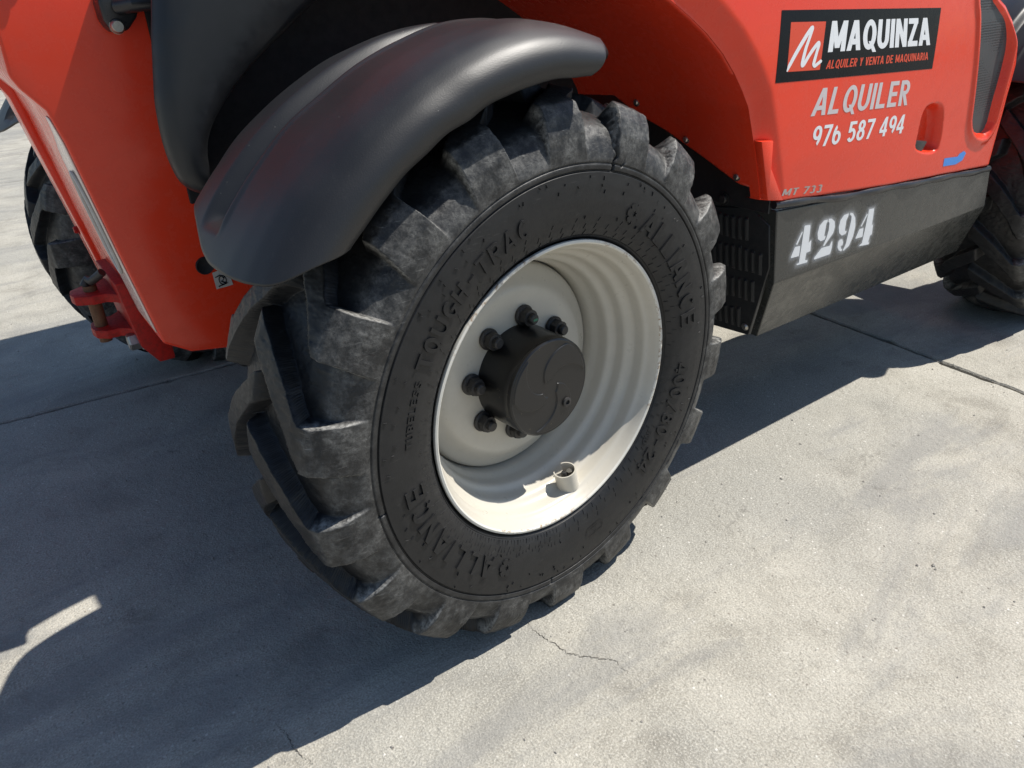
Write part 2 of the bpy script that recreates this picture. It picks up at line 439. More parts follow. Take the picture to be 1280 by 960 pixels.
# measured outlines (metres): side-face outlines as (x, z), cross faces as (y, z), tyre marks as (angle, radius)
D = json.loads('''{"arch":[[0.4176,1.3259],[0.4715,1.2934],[0.5285,1.2548],[0.5817,1.2099],[0.6227,1.1638],[0.6536,1.1218],[0.6775,1.0841],[0.7031,1.0083],[0.7553,0.8499]],"crease":[[0.5149,1.3216],[0.5582,1.2888],[0.6037,1.259],[0.6641,1.2129],[0.7118,1.1704],[0.7476,1.0657],[0.7564,1.001],[0.8177,0.8385]],"front":[[1.8554,1.2625],[1.8937,1.2441],[1.9572,1.1955],[2.0199,1.1241],[2.0318,1.066],[2.0159,0.9684],[2.0062,0.7467]],"grille":[[1.7103,1.2689],[1.7286,1.2359],[1.7517,1.1352],[1.7756,0.994],[1.7966,0.8815],[1.9325,0.8454],[1.9425,0.9762],[1.9595,1.0721],[1.9604,1.1431],[1.9276,1.2029],[1.8467,1.2491],[1.8166,1.2642]],"bottom":[[0.7558,0.8505],[0.8172,0.8392],[1.3181,0.7929],[2.0062,0.7467]],"handle":[[1.4617,0.8706],[1.4628,0.909],[1.4668,0.9836],[1.503,1.0006],[1.5706,0.993],[1.5953,0.9576],[1.6062,0.8781],[1.5929,0.8429]],"latch":[[1.4605,0.9011],[1.5413,0.8871],[1.5198,0.8593],[1.4685,0.8669]],"blue":[[1.6561,0.7935],[1.7393,0.7871],[1.7784,0.7943],[1.7932,0.815],[1.7764,0.8247],[1.7484,0.8198],[1.7399,0.8121],[1.6544,0.8192]],"sign":[[0.7605,1.2895],[1.4873,1.259],[1.4793,1.1003],[0.747,1.1324]],"square":[[0.7957,1.2622],[0.9343,1.2558],[0.9207,1.147],[0.7882,1.1537]],"t1":[[0.958,1.2555],[1.4332,1.2367],[1.4504,1.1654],[0.9516,1.1851]],"t2":[[0.9509,1.1664],[1.443,1.1471],[1.4485,1.1269],[0.9473,1.1464]],"t3":[[0.9169,1.1033],[1.3649,1.0811],[1.3733,1.0124],[0.9042,1.0381]],"t4":[[0.9187,1.0111],[1.3682,0.9875],[1.3708,0.9348],[0.9173,0.9572]],"t5":[[0.821,0.8665],[0.9968,0.8496],[0.9979,0.8278],[0.8205,0.8495]],"mlogo":[[0.789,1.1559],[0.7966,1.1675],[0.816,1.1893],[0.8376,1.211],[0.8595,1.2315],[0.8754,1.2448],[0.8802,1.247],[0.8796,1.2424],[0.8685,1.221],[0.8573,1.2017],[0.8503,1.1821],[0.8458,1.1678],[0.8469,1.1615],[0.8526,1.1644],[0.8648,1.1775],[0.8833,1.1942],[0.9022,1.2074],[0.9084,1.2113],[0.9098,1.2052],[0.9038,1.1926],[0.8962,1.1739],[0.892,1.1628],[0.8968,1.1568],[0.9056,1.1605],[0.9204,1.1666]],"mlogo_w":[0.003,0.007125,0.007875,0.00825,0.007875,0.007125,0.006,0.00675,0.0063750000000000005,0.00675,0.007125,0.00675,0.006,0.00675,0.007125,0.0075,0.0075,0.0063750000000000005,0.00675,0.0063750000000000005,0.00675,0.00675,0.0063750000000000005,0.00675,0.00675],"d0":[[0.9382,0.7463],[0.967,0.743],[0.9696,0.6904],[0.9748,0.6947],[0.9811,0.6945],[0.9839,0.6631],[0.965,0.6619],[0.9645,0.641],[0.9767,0.6381],[0.9754,0.6317],[0.928,0.634],[0.9254,0.6379],[0.936,0.6399],[0.937,0.691]],"d1":[[0.9303,0.7321],[0.9346,0.728],[0.9162,0.696],[0.9094,0.6992]],"d2":[[0.9069,0.6923],[0.9318,0.69],[0.9325,0.6605],[0.8957,0.6624],[0.8939,0.666]],"d3":[[1.0472,0.742],[1.0479,0.7349],[1.0434,0.7314],[1.042,0.6946],[1.0499,0.6918],[1.0465,0.6837],[1.029,0.6819],[1.0123,0.6921],[1.006,0.7109],[1.0115,0.7314],[1.0299,0.7428]],"d4":[[1.0512,0.7429],[1.0661,0.741],[1.0838,0.7288],[1.0892,0.7112],[1.0856,0.6942],[1.0705,0.6818],[1.0499,0.6629],[1.0428,0.6656],[1.0546,0.6875],[1.0601,0.7084],[1.0579,0.7307],[1.0517,0.7341]],"d5":[[1.0378,0.6611],[1.0767,0.6581],[1.0839,0.67],[1.0889,0.6678],[1.0903,0.6483],[1.0866,0.6309],[1.009,0.6318],[1.0068,0.6368]],"d6":[[1.151,0.7397],[1.151,0.7331],[1.1434,0.7202],[1.1447,0.6886],[1.1551,0.6853],[1.1514,0.6782],[1.133,0.6764],[1.1161,0.6878],[1.1093,0.7049],[1.1119,0.7265],[1.127,0.7389]],"d7":[[1.1586,0.7393],[1.1729,0.7355],[1.1895,0.7177],[1.1973,0.6913],[1.1942,0.6623],[1.1807,0.6352],[1.1547,0.6252],[1.151,0.6291],[1.1609,0.6442],[1.1648,0.6776],[1.1694,0.715],[1.1676,0.7276],[1.1571,0.7341]],"d8":[[1.138,0.6651],[1.1455,0.6544],[1.1454,0.6453],[1.1363,0.6438],[1.1403,0.6361],[1.1474,0.631],[1.143,0.6262],[1.1299,0.6326],[1.1193,0.6442],[1.1187,0.6602],[1.1264,0.6665]],"d9":[[1.2572,0.7316],[1.2849,0.729],[1.289,0.6749],[1.2945,0.6789],[1.2981,0.6461],[1.2888,0.6434],[1.2851,0.6229],[1.2912,0.6228],[1.2902,0.6159],[1.2396,0.6211],[1.2379,0.6243],[1.2493,0.6283],[1.2536,0.6729]],"d10":[[1.2491,0.7196],[1.2549,0.7162],[1.2326,0.6837],[1.2262,0.6854]],"d11":[[1.2225,0.6782],[1.2446,0.6766],[1.2471,0.6487],[1.2113,0.6501],[1.2092,0.6533]],"box":[[0.8059,0.8117],[0.8321,0.6022],[2.0331,0.5932],[2.0061,0.7248]],"boxbot":[[0.9396,0.3717],[2.1553,0.3732]],"inner_edge":[[0.8636,1.1213],[0.7774,1.0639],[0.5612,1.0763],[0.4867,1.0334],[0.3812,0.9953],[0.2635,0.9378],[0.1517,0.8806],[0.0941,0.8756]],"inner_bolts":[[0.6253,1.0369],[0.4913,1.0633],[0.3267,0.9787],[0.1686,0.8985]],"chassis_bolts":[[0.5986,0.9904],[0.4619,0.9694],[0.2496,0.8156]],"louv":[[0.2639,0.7728],[0.2643,0.7066],[0.2413,0.7716],[0.2414,0.7059],[0.2191,0.7733],[0.2188,0.7052],[0.1966,0.7751],[0.1959,0.7064],[0.1738,0.777],[0.1727,0.7084],[0.2873,0.6687],[0.2879,0.6151],[0.2644,0.686],[0.2649,0.6107],[0.2428,0.6851],[0.2428,0.6134],[0.2194,0.6877],[0.219,0.6136],[0.1957,0.6904],[0.1949,0.6128],[0.1737,0.687],[0.1726,0.6158],[0.1507,0.685],[0.1492,0.6173],[0.1267,0.684],[0.1249,0.6168],[0.245,0.5852],[0.2451,0.5194],[0.2203,0.5889],[0.22,0.5237],[0.1961,0.5907],[0.1954,0.5248],[0.1735,0.5927],[0.1725,0.5237],[0.1507,0.5948],[0.1492,0.5246],[0.2897,0.4702],[0.2902,0.4234],[0.2672,0.487],[0.2676,0.4242],[0.2452,0.4905],[0.2453,0.425],[0.222,0.4913],[0.2218,0.4263],[0.1986,0.4954],[0.198,0.4277]],"louvpanel":[[0.2894,0.7848],[0.1628,0.8064],[0.0992,0.768],[0.0949,0.6464],[0.1622,0.4105],[0.3175,0.3974]],"louvbolt":[[0.1753,0.4361]],"plate":[[-0.7632,1.3073],[-0.7659,1.2502],[-0.755,1.227],[-0.7204,1.1809],[-0.7042,1.1141],[-0.6646,0.863],[-0.6255,0.6321],[-0.5681,0.5925],[-0.4312,0.5678]],"plate_far":[[-0.7378,1.1733],[-0.7242,1.1491],[-0.7052,1.0222],[-0.6628,0.806],[-0.6273,0.607]],"liner_out":[[-0.5176,1.4091],[-0.5433,1.3067],[-0.5634,1.198],[-0.566,1.1401],[-0.5637,1.0947],[-0.552,1.0416],[-0.5239,1.0142],[-0.505,1.0124]],"liner_in":[[-0.489,1.0833],[-0.4789,1.1284],[-0.4491,1.1701],[-0.3992,1.217],[-0.341,1.2635],[-0.2747,1.3056],[-0.2069,1.35],[-0.1285,1.3977]],"sticker":[[-0.4775,0.7778],[-0.441,0.7835],[-0.4343,0.7369],[-0.4761,0.7352]],"hole":[[-0.4896,0.7989]],"bracket":[[-0.5785,1.4032],[-0.5822,1.3687],[-0.5812,1.3404],[-0.5731,1.3212],[-0.5614,1.3146],[-0.5392,1.3191],[-0.5182,1.3412],[-0.5011,1.3721],[-0.4909,1.4002]],"brbolt":[[-0.5595,1.3276]],"tube":[[-0.548,1.3627],[-0.4193,1.3725]],"strip":[[-0.7202,1.1716],[-0.7148,1.1395],[-0.6713,0.7385],[-0.6324,0.7013]],"w_all1":[[61.7,0.414],[53.8,0.389],[7.0,0.395],[13.2,0.359]],"w_tough":[[153.9,0.401],[146.1,0.393],[106.1,0.403],[103.7,0.426]],"w_400":[[-9.3,0.346],[-9.3,0.39],[-51.6,0.393],[-50.5,0.333]],"w_all2":[[-128.6,0.387],[-134.0,0.356],[-174.6,0.398],[-174.6,0.428]],"w_flower1":[[63.7,0.41]],"w_flower2":[[-121.1,0.403]],"w_tubeless":[[171.8,0.392],[171.3,0.406],[154.1,0.411],[154.9,0.395]],"w_cut":[[76.8,0.535],[74.1,0.455]],"w_logo3":[[-78.2,0.415]]}''')

# ------------------------------------------------------------------ ground: concrete slabs with dirt joints
AL = -0.0885
ja = np.array([math.cos(AL), math.sin(AL)]); jb = np.array([-math.sin(AL), math.cos(AL)])
ground = mesh_obj('ground', [(-900, -900, -0.016), (900, -900, -0.016), (900, 900, -0.016), (-900, 900, -0.016)], [(0, 1, 2, 3)], M_EARTH)
tag(ground, kind='structure')
A0, B0, PITCH = 1.949, 1.902, 5.0
def slab(i, j):
    a0, a1 = A0 + i * PITCH, A0 + (i + 1) * PITCH; b0, b1 = B0 + j * PITCH, B0 + (j + 1) * PITCH
    g = 0.0095
    a0 += g; a1 -= g; b0 += g; b1 -= g
    near = i in (-1, 0) and j in (-1, 0)
    k = 520 if near else 12
    def side(p, q, nrm):
        t = np.arange(k) / k
        w = np.zeros(k)
        if near:
            for fr, am in ((9, .0022), (40, .0018), (120, .0016), (330, .0010)):
                kk = int(fr); gr = rng.standard_normal(kk + 1)
                w += am * np.interp(t * kk, np.arange(kk + 1), gr)
            chip = np.interp(t * 60, np.arange(61), rng.random(61)) ; w += -np.clip(chip - .72, 0, 1) * .06
        w[0] = 0
        return [(p[0] + (q[0] - p[0]) * s + nrm[0] * ww, p[1] + (q[1] - p[1]) * s + nrm[1] * ww) for s, ww in zip(t, w)]
    poly = side((a0, b0), (a1, b0), (0, -1)) + side((a1, b0), (a1, b1), (1, 0)) + side((a1, b1), (a0, b1), (0, 1)) + side((a0, b1), (a0, b0), (-1, 0))
    n = len(poly)
    P = [np.array(q)[0] * ja + np.array(q)[1] * jb for q in poly]
    cen = sum(P) / n
    V = [(q[0] * 1 + (cen[0] - q[0]) * 0.0022, q[1] + (cen[1] - q[1]) * 0.0022, 0.0) for q in P] + [(q[0], q[1], -0.006) for q in P] + [(q[0], q[1], -0.05) for q in P]
    F = [tuple(range(n))]
    for lv in (0, 1):
        for s in range(n):
            F.append((lv * n + s, lv * n + n + s, lv * n + n + (s + 1) % n, lv * n + (s + 1) % n))
    o = mesh_obj('concrete_slab', V, F, M_CONC, ground)
    return o
slabs = {}
for i in range(-4, 4):
    for j in range(-3, 6):
        slabs[(i, j)] = slab(i, j)

def crack(pts, width):
    path = []
    for (p, q) in zip(pts[:-1], pts[1:]):
        for s in np.arange(0, 1, 0.08):
            path.append((p[0] + (q[0] - p[0]) * s + random.gauss(0, .0022), p[1] + (q[1] - p[1]) * s + random.gauss(0, .0022)))
    path.append(pts[-1]); V = []; F = []
    for i, p in enumerate(path):
        a = path[max(i - 1, 0)]; b = path[min(i + 1, len(path) - 1)]
        d = np.array([b[0] - a[0], b[1] - a[1]]); d /= np.linalg.norm(d) + 1e-9
        w = width * (0.35 + random.random()) * min(1, 0.25 + 3 * min(i, len(path) - 1 - i) / len(path))
        V += [(p[0] - d[1] * w, p[1] + d[0] * w, 0.0012), (p[0] + d[1] * w, p[1] - d[0] * w, 0.0012)]
        if i: F.append((2 * i - 2, 2 * i - 1, 2 * i + 1, 2 * i))
    mesh_obj('crack', V, F, M_CRACK, slabs[(-1, -1)])
crack([(-0.1235, -0.0006), (-0.1244, -0.0556), (-0.1147, -0.0982), (-0.1056, -0.1513), (-0.0715, -0.1903), (-0.0379, -0.2287), (-0.039, -0.274)], 0.0008)
crack([(-0.7156, 0.0906), (-0.7051, 0.0407), (-0.7075, 0.0), (-0.6897, -0.0481)], 0.0009)

# loose grit lying on the slabs
def grit():
    V = []; F = []
    base = [(1, 0, 0), (-1, 0, 0), (0, 1, 0), (0, -1, 0), (0, 0, 1), (0, 0, -1)]
    tri = [(0, 2, 4), (2, 1, 4), (1, 3, 4), (3, 0, 4), (2, 0, 5), (1, 2, 5), (3, 1, 5), (0, 3, 5)]
    for k in range(2600):
        u = random.random()
        if k < 700:   # along the joint by the tank and along the joint behind the hitch
            if k % 2: a, b = A0 + random.gauss(0, .03), B0 - random.random() * 3.5
            else: a, b = A0 - random.random() * 4.5, B0 + random.gauss(0, .03)
            x, y = a * ja + b * jb
        else:
            x, y = random.uniform(-1.8, 3.2), random.uniform(-1.6, 3.2)
        s = 0.0012 + 0.0028 * random.random() ** 3 + (0.004 if random.random() < 0.012 else 0)
        rz = random.random() * 6.28; c, sn = math.cos(rz), math.sin(rz)
        q = [random.uniform(.6, 1.3) for _ in range(6)]
        n0 = len(V)
        for (bx, by, bz), r in zip(base, q):
            px, py = bx * s * r * 1.2, by * s * r
            V.append((x + c * px - sn * py, y + sn * px + c * py, s * .45 + bz * s * .6 * r))
        F += [(a + n0, b + n0, d + n0) for a, b, d in tri]
    o = mesh_obj('gravel', V, F, M_STONE)
    tag(o, 'loose grey grit scattered over the concrete slabs', 'gravel', kind='stuff')
grit()

# ------------------------------------------------------------------ the telehandler
tele = bpy.data.objects.new('telehandler', None)
col.objects.link(tele); tele.location = ROOT_LOC
tag(tele, 'red telehandler with black mudguards and cream wheels parked on sunlit concrete', 'telehandler')

STEER = 0.07785; ZC = 0.585

# ---- tyre -------------------------------------------------------------------------------------------
BASE = [(.322, .022), (.3335, .010), (.338, .000), (.346, -.008), (.360, -.0155), (.385, -.0225), (.415, -.0265), (.445, -.0275), (.4655, -.0262),
        (.4680, -.0262), (.4698, -.0222), (.4716, -.0222), (.4734, -.0262), (.4800, -.0268), (.4826, -.0262), (.4840, -.0236), (.4856, -.0236), (.4872, -.0262), (.492, -.0265),
        (.507, -.0225), (.530, -.0110), (.548, .006), (.560, .030), (.568, .060), (.576, .110), (.580, .172)]
LUG = [None] * 19 + [(.508, -.0270), (.542, -.0230), (.572, -.0125), (.5930, .002), (.603, .036), (.613, .105), (.6175, .172)]
YC = 0.172
def tyre_profile():
    def smooth(a, t_new, t_old):
        return np.interp(t_new, t_old, a)
    B = np.array(BASE); L = np.array([l if l else b for l, b in zip(LUG, BASE)])
    t = np.concatenate([[0], np.cumsum(np.hypot(*np.diff(L, axis=0).T))])
    ts = []
    for k in range(len(t) - 1):
        step = 0.0012 if 8 <= k < 18 else (0.0042 if k < 8 else 0.0030)
        n = max(1, int(round((t[k + 1] - t[k]) / step)))
        ts += list(t[k] + (t[k + 1] - t[k]) * np.arange(n) / n)
    ts = np.array(ts + [t[-1]])
    def res(P, passes):
        out = np.stack([np.interp(ts, t, P[:, 0]), np.interp(ts, t, P[:, 1])], 1)
        keep = out.copy()
        for _ in range(passes):
            out[1:-1] = .25 * out[:-2] + .5 * out[1:-1] + .25 * out[2:]
        m = (ts > t[8]) & (ts < t[18]); out[m] = keep[m]
        return out
    return res(B, 4), res(L, 1)
PB, PL_ = tyre_profile()
def side_y(r):
    return np.interp(r, [b[0] for b in BASE[:9]] + [.50], [b[1] for b in BASE[:9]] + [-.0265])

def build_tyre_mesh(NT):
    B = np.concatenate([PB, (PB * [1, -1] + [0, 2 * YC])[-2::-1]]); L = np.concatenate([PL_, (PL_ * [1, -1] + [0, 2 * YC])[-2::-1]])
    m = len(B); h = len(PB)
    phi = np.arange(NT) * 360.0 / NT
    near = np.arange(m) < h
    yl = np.where(L[:, 1] <= YC, L[:, 1], 2 * YC - L[:, 1])          # distance from own shoulder, mirrored
    def mask(side):
        y = L[:, 1] if side == 0 else 2 * YC - L[:, 1]
        r = L[:, 0]
        cen = np.interp(y, [-.03, .022, .06, .10, .172, .23], [0, 0, -5.5, -9.6, -15.5, -19.0])
        hw = np.interp(y, [0, .02, .05, .12, .20], [4.5, 4.4, 3.7, 3.2, 2.8])
        # buttress widens towards the sidewall
        own = (near if side == 0 else ~near)
        hw = np.where(own & (y < .03) & (r < .585), np.interp(r, [.50, .545, .585], [5.6, 5.0, 4.5]), hw)
        endm = 1 - sstep(.185, .208, y)
        ang = phi[:, None] - (89.5 + (0 if side == 0 else 10) + cen[None, :])
        d = np.abs((ang + 10) % 20 - 10)
        jit = .10 * value_noise(NT, m, 150, 26)
        d = d + jit
        wall_in = np.interp(y, [-.03, 0, .05], [.45, .28, .28])
        k = 1 - sstep(hw[None] - wall_in[None] * .5, hw[None] + wall_in[None], d)
        return k * endm[None]
    k = np.maximum(mask(0), mask(1))
    P = B[None] + (L - B)[None] * k[..., None]
    # chips and uneven wear on the lugs
    nz = value_noise(NT, m, 300, 60); nz2 = value_noise(NT, m, 900, 120)
    r = P[..., 0]; y = P[..., 1]
    edge = k * (1 - k) * 4
    tread = sstep(.50, .53, r)
    r = r + tread * (.0004 * nz + .0003 * nz2) - edge * np.clip(nz - .6, 0, 3) * .0030 * tread
    y = y + np.where(near, 1, -1)[None] * tread * (.0003 * nz2)
    # a deep radial cut and two small ones through shoulder and ring
    for pc, wd, r0, r1, dep in ((74.6, .34, .470, .560, .010), (71.6, .22, .478, .500, .006), (187.0, .25, .468, .492, .006), (262.5, .22, .466, .486, .005)):
        wob = .35 * np.interp(r, np.linspace(.46, .57, 12), rng.standard_normal(12))
        c = np.exp(-(((phi[:, None] - pc + 180) % 360 - 180 + wob) / wd) ** 2) * sstep(r0, r0 + .006, r) * (1 - sstep(r1 - .008, r1, r)) * near[None]
        y = y + c * dep; r = r - c * dep * .4
    # sidewall radial flex
    cs, sn = np.cos(np.radians(phi))[:, None], np.sin(np.radians(phi))[:, None]
    X = r * cs; Z = r * sn
    # squash on the ground with the sidewall bulging a little
    low = np.clip((-Z - .40) / .2, 0, 1) ** 2
    y = y - np.where(near, 1, -1)[None] * low * .010 * sstep(.34, .45, r) * (1 - sstep(.55, .60, r))
    Z = np.maximum(Z, -ZC + .0015 + .0006 * (1 + nz * .3) * 0)
    V = np.stack([X, y, Z], -1)
    me = grid_mesh('tyre', V, wrap=True, flip=False)
    dust = np.clip(sstep(.466, .500, r) * (.80 + .20 * nz) + .04, 0, 1)
    dust = dust * (1 - .90 * sstep(.004, .030, np.where(near[None], y, 2 * YC - y)))
    at = me.attributes.new('dust', 'FLOAT', 'POINT'); at.data.foreach_set('value', dust.reshape(-1).astype(np.float32))
    ew = np.clip(edge * 3.0 * sstep(.35, .75, k), 0, 1) * tread * sstep(.035, .01, y if False else np.where(near[None], y, 2 * YC - y))
    a2 = me.attributes.new('edge', 'FLOAT', 'POINT'); a2.data.foreach_set('value', ew.reshape(-1).astype(np.float32))
    me.materials.append(M_RUBBER)
    bm = bmesh.new(); bm.from_mesh(me); bmesh.ops.recalc_face_normals(bm, faces=bm.faces); bm.to_mesh(me); bm.free()
    return me

tyre_me = build_tyre_mesh(2000)
tyre = link('tyre', tyre_me, None, tele); tyre.location = (0, 0, ZC); tyre.rotation_euler.z = STEER

def on_wall(v, f, phi0, phi1, r0, r1, depth):
    """wrap unit text on the sidewall, reading clockwise"""
    out = []
    zmax = max(abs(v[:, 2]).max(), 1e-6)
    for x, y, z in v:
        a = R_(phi0 + (phi1 - phi0) * x); r = r0 + (r1 - r0) * y
        yy = float(side_y(r)) + (-depth if z > 0 else .002)
        out.append((r * math.cos(a), yy, r * math.sin(a)))
    return out, f

def glyph(ch, t, tv):
    W = {'M': .86, 'I': t, ' ': .30, 'Q': .74, 'N': .70, 'A': .74, 'U': .68, 'D': .68}.get(ch, .60)
    q = []
    def dg(x0, y0, x1, y1, tt=t): q.append([(x0 - tt / 2, y0), (x0 + tt / 2, y0), (x1 + tt / 2, y1), (x1 - tt / 2, y1)])
    def bar(x0, x1, y): q.append([(x0, y), (x1, y), (x1, y + tv), (x0, y + tv)])
    def arc(cx, cy, rx, ry, a0, a1, n=18):
        P = [(R_(a0 + (a1 - a0) * k / n)) for k in range(n + 1)]
        for a, b in zip(P[:-1], P[1:]):
            q.append([(cx + rx * math.cos(a), cy + ry * math.sin(a)), (cx + rx * math.cos(b), cy + ry * math.sin(b)),
                      (cx + (rx - t) * math.cos(b), cy + (ry - tv) * math.sin(b)), (cx + (rx - t) * math.cos(a), cy + (ry - tv) * math.sin(a))])
    l, r, m = t / 2, W - t / 2, W / 2
    if ch == 'A': dg(l, 0, m - .02, 1); dg(r, 0, m + .02, 1); bar(.2 * W, .8 * W, .20)
    elif ch == 'M': dg(l, 0, l, 1); dg(r, 0, r, 1); dg(l + .02, 1, m, .12); dg(r - .02, 1, m, .12)
    elif ch == 'N': dg(l, 0, l, 1); dg(r, 0, r, 1); dg(l, 1, r, 0)
    elif ch == 'Q': arc(m, .5, m, .51, 0, 360, 36); dg(m + .06, .28, W - .03, -.10, t * .85)
    elif ch == 'U': dg(l, .36, l, 1); dg(r, .36, r, 1); arc(m, .36, m, .37, 180, 360)
    elif ch == 'I': dg(l, 0, l, 1)
    elif ch == 'Z': bar(0, W, 1 - tv); bar(0, W, 0); dg(l + .01, tv * .8, r - .01, 1 - tv * .8)
    elif ch == 'L': dg(l, 0, l, 1); bar(t * .9, W * .92, 0)
    elif ch == 'E': dg(l, 0, l, 1); bar(t * .9, W * .94, 0); bar(t * .9, W * .88, .5 - tv / 2); bar(t * .9, W * .94, 1 - tv)
    elif ch == 'R': dg(l, 0, l, 1); bar(t * .9, W - .27, 1 - tv); bar(t * .9, W - .27, .42); arc(W - .29, .71, .29, .29, -90, 90); dg(W * .48, .44, r, 0)
    elif ch == 'Y': dg(l, 1, m, .42); dg(r, 1, m, .42); dg(m, 0, m, .45)
    elif ch == 'V': dg(l, 1, m - .02, 0); dg(r, 1, m + .02, 0)
    elif ch == 'T': bar(0, W, 1 - tv); dg(m, 0, m, 1 - tv * .9)
    elif ch == 'D': dg(l, 0, l, 1); bar(t * .9, W - .33, 1 - tv); bar(t * .9, W - .33, 0); arc(W - .35, .5, .35, .5, -90, 90)
    elif ch == '9': arc(m, .68, m, .33, 0, 360, 30); arc(m - .06, .62, m + .06, .62, -62, 6)
    elif ch == '6': arc(m, .32, m, .33, 0, 360, 30); arc(m + .06, .38, m + .06, .62, 118, 186)
    elif ch == '7': bar(0, W, 1 - tv); dg(r - .01, 1 - tv * .9, W * .36, 0)
    elif ch == '5': bar(.06, W * .96, 1 - tv); dg(l + .04, .46, l + .06, 1 - tv * .8); arc(m, .33, m, .34, -150, 128)
    elif ch == '8': arc(m, .74, m * .88, .27, 0, 360, 28); arc(m, .29, m, .30, 0, 360, 30)
    elif ch == '4': dg(W * .62, .95, l * .6, .34, t * .9); bar(0, W, .20); dg(W * .70, 0, W * .70, 1)
    elif ch == '3': arc(m - .02, .74, m * .9, .27, -80, 150); arc(m - .02, .29, m, .30, -150, 85)
    elif ch in 'O0': arc(m, .5, m, .505, 0, 360, 32)
    elif ch == 'C': arc(m, .5, m, .505, 48, 312, 28)
    elif ch == 'G': arc(m, .5, m, .505, 48, 340, 28); bar(m, W, .36)
    elif ch == 'H': dg(l, 0, l, 1); dg(r, 0, r, 1); bar(t * .9, W - t * .9, .5 - tv / 2)
    elif ch == 'B': dg(l, 0, l, 1); bar(t * .9, W - .25, 1 - tv); bar(t * .9, W - .25, .5 - tv / 2); bar(t * .9, W - .25, 0); arc(W - .27, .73, .25, .27, -90, 90); arc(W - .27, .28, .27, .28, -90, 90)
    elif ch == 'S': arc(m, .73, m, .27, 25, 270); arc(m, .28, m, .28, -155, 92)
    elif ch == '2': arc(m, .70, m, .30, -35, 165); dg(W * .78, .52, l, tv * .7); bar(0, W, 0)
    elif ch == '1': dg(W * .55, 0, W * .55, 1)
    elif ch == '/': dg(l * .6, -.05, W - l * .6, 1.05, t * .8)
    elif ch == '-': bar(.12, W - .12, .42)
    return q, W
def wall_text(name, body, phi0, phi1, r0, r1, depth=.0022, t=.2, gap=.16):
    # raised letters standing on the sidewall, drawn stroke by stroke
    x = 0; Q = []
    for ch in body:
        q, w = glyph(ch, t, t * .82)
        Q += [[(px + x, py) for px, py in g] for g in q]; x += w + gap
    x -= gap; V = []; F = []
    for k, g in enumerate(Q):
        n0 = len(V)
        for dep, inset in ((.002, 0.0), (-depth, .06)):
            cx = sum(p[0] for p in g) / 4; cy = sum(p[1] for p in g) / 4
            for px, py in g:
                a = R_(phi0 + (phi1 - phi0) * px / x); r = r0 + (r1 - r0) * py
                V.append((r * math.cos(a), float(side_y(r)) + dep - (.00002 * (k % 7) if inset else 0), r * math.sin(a)))
        F += [(n0 + 4, n0 + 5, n0 + 6, n0 + 7)] + [(n0 + e, n0 + (e + 1) % 4, n0 + 4 + (e + 1) % 4, n0 + 4 + e) for e in range(4)]
    o = mesh_obj(name, V, F, M_RUBBER, tyre)
    fix_normals(o.data)
    return o
wall_text('sidewall_lettering', 'ALLIANCE', 56, 6, .381, .427, .0040, .19, .16)
wall_text('sidewall_lettering', 'ALLIANCE', -124.5, -175, .381, .427, .0040, .19, .16)
wall_text('sidewall_lettering', 'TOUGH-TRAC', 151.5, 104, .387, .425, .0034, .17, .14)
wall_text('sidewall_lettering', '400/80-24', -8, -51, .376, .416, .0034, .17, .14)
wall_text('sidewall_lettering', 'TUBELESS', 173, 154.5, .397, .413, .0018, .18, .2)
wall_text('sidewall_lettering', 'IND', -36, -42, .354, .366, .0016, .18, .2)
def flower(pc, rc):
    # six-armed flower emblem in front of the maker's name
    V = []; F = []
    for k in range(6):
        a = k * math.pi / 3
        pts = [(.004, 0), (.010, .0075), (.0205, .0085), (.024, 0), (.0205, -.0085), (.010, -.0075)]
        n0 = len(V)
        for dep in (-.003, .002):
            for q in pts:
                u = (q[0] * math.cos(a) - q[1] * math.sin(a)) * .92; w = (q[0] * math.sin(a) + q[1] * math.cos(a)) * .92
                ang = R_(pc) - u / rc; r = rc + w
                V.append((r * math.cos(ang), float(side_y(r)) + dep, r * math.sin(ang)))
        F.append(tuple(n0 + i for i in range(6)))
        F += [(n0 + i, n0 + 6 + i, n0 + 6 + (i + 1) % 6, n0 + (i + 1) % 6) for i in range(6)]
    o = mesh_obj('sidewall_emblem', V, F, M_RUBBER, tyre); fix_normals(o.data)
flower(62.0, .404); flower(-119.0, .404)
def load_badge():
    V = []; F = []
    pc, rc = -78, .408
    def ribbon(pts, w, closed=True):
        n = len(pts); n0 = len(V)
        for i, p in enumerate(pts):
            a = pts[(i - 1) % n]; b = pts[(i + 1) % n]
            d = np.array([b[0] - a[0], b[1] - a[1]]); d /= np.linalg.norm(d); nn = np.array([-d[1], d[0]])
            for s in (-w, w):
                u, v = p[0] + nn[0] * s, p[1] + nn[1] * s
                ang = R_(pc) - u / rc; r = rc + v
                V.append((r * math.cos(ang), float(side_y(r)) - .0018, r * math.sin(ang)))
        for i in range(n):
            j = (i + 1) % n; F.append((n0 + 2 * i, n0 + 2 * i + 1, n0 + 2 * j + 1, n0 + 2 * j))
    ribbon([(-.022, -.012), (.022, -.012), (.03, 0), (.022, .012), (-.022, .012), (-.03, 0)], .0012)
    ribbon([(-.010, -.007), (.010, -.007), (0, .009)], .0012)
    mesh_obj('sidewall_emblem', V, F, M_RUBBER, tyre)
load_badge()
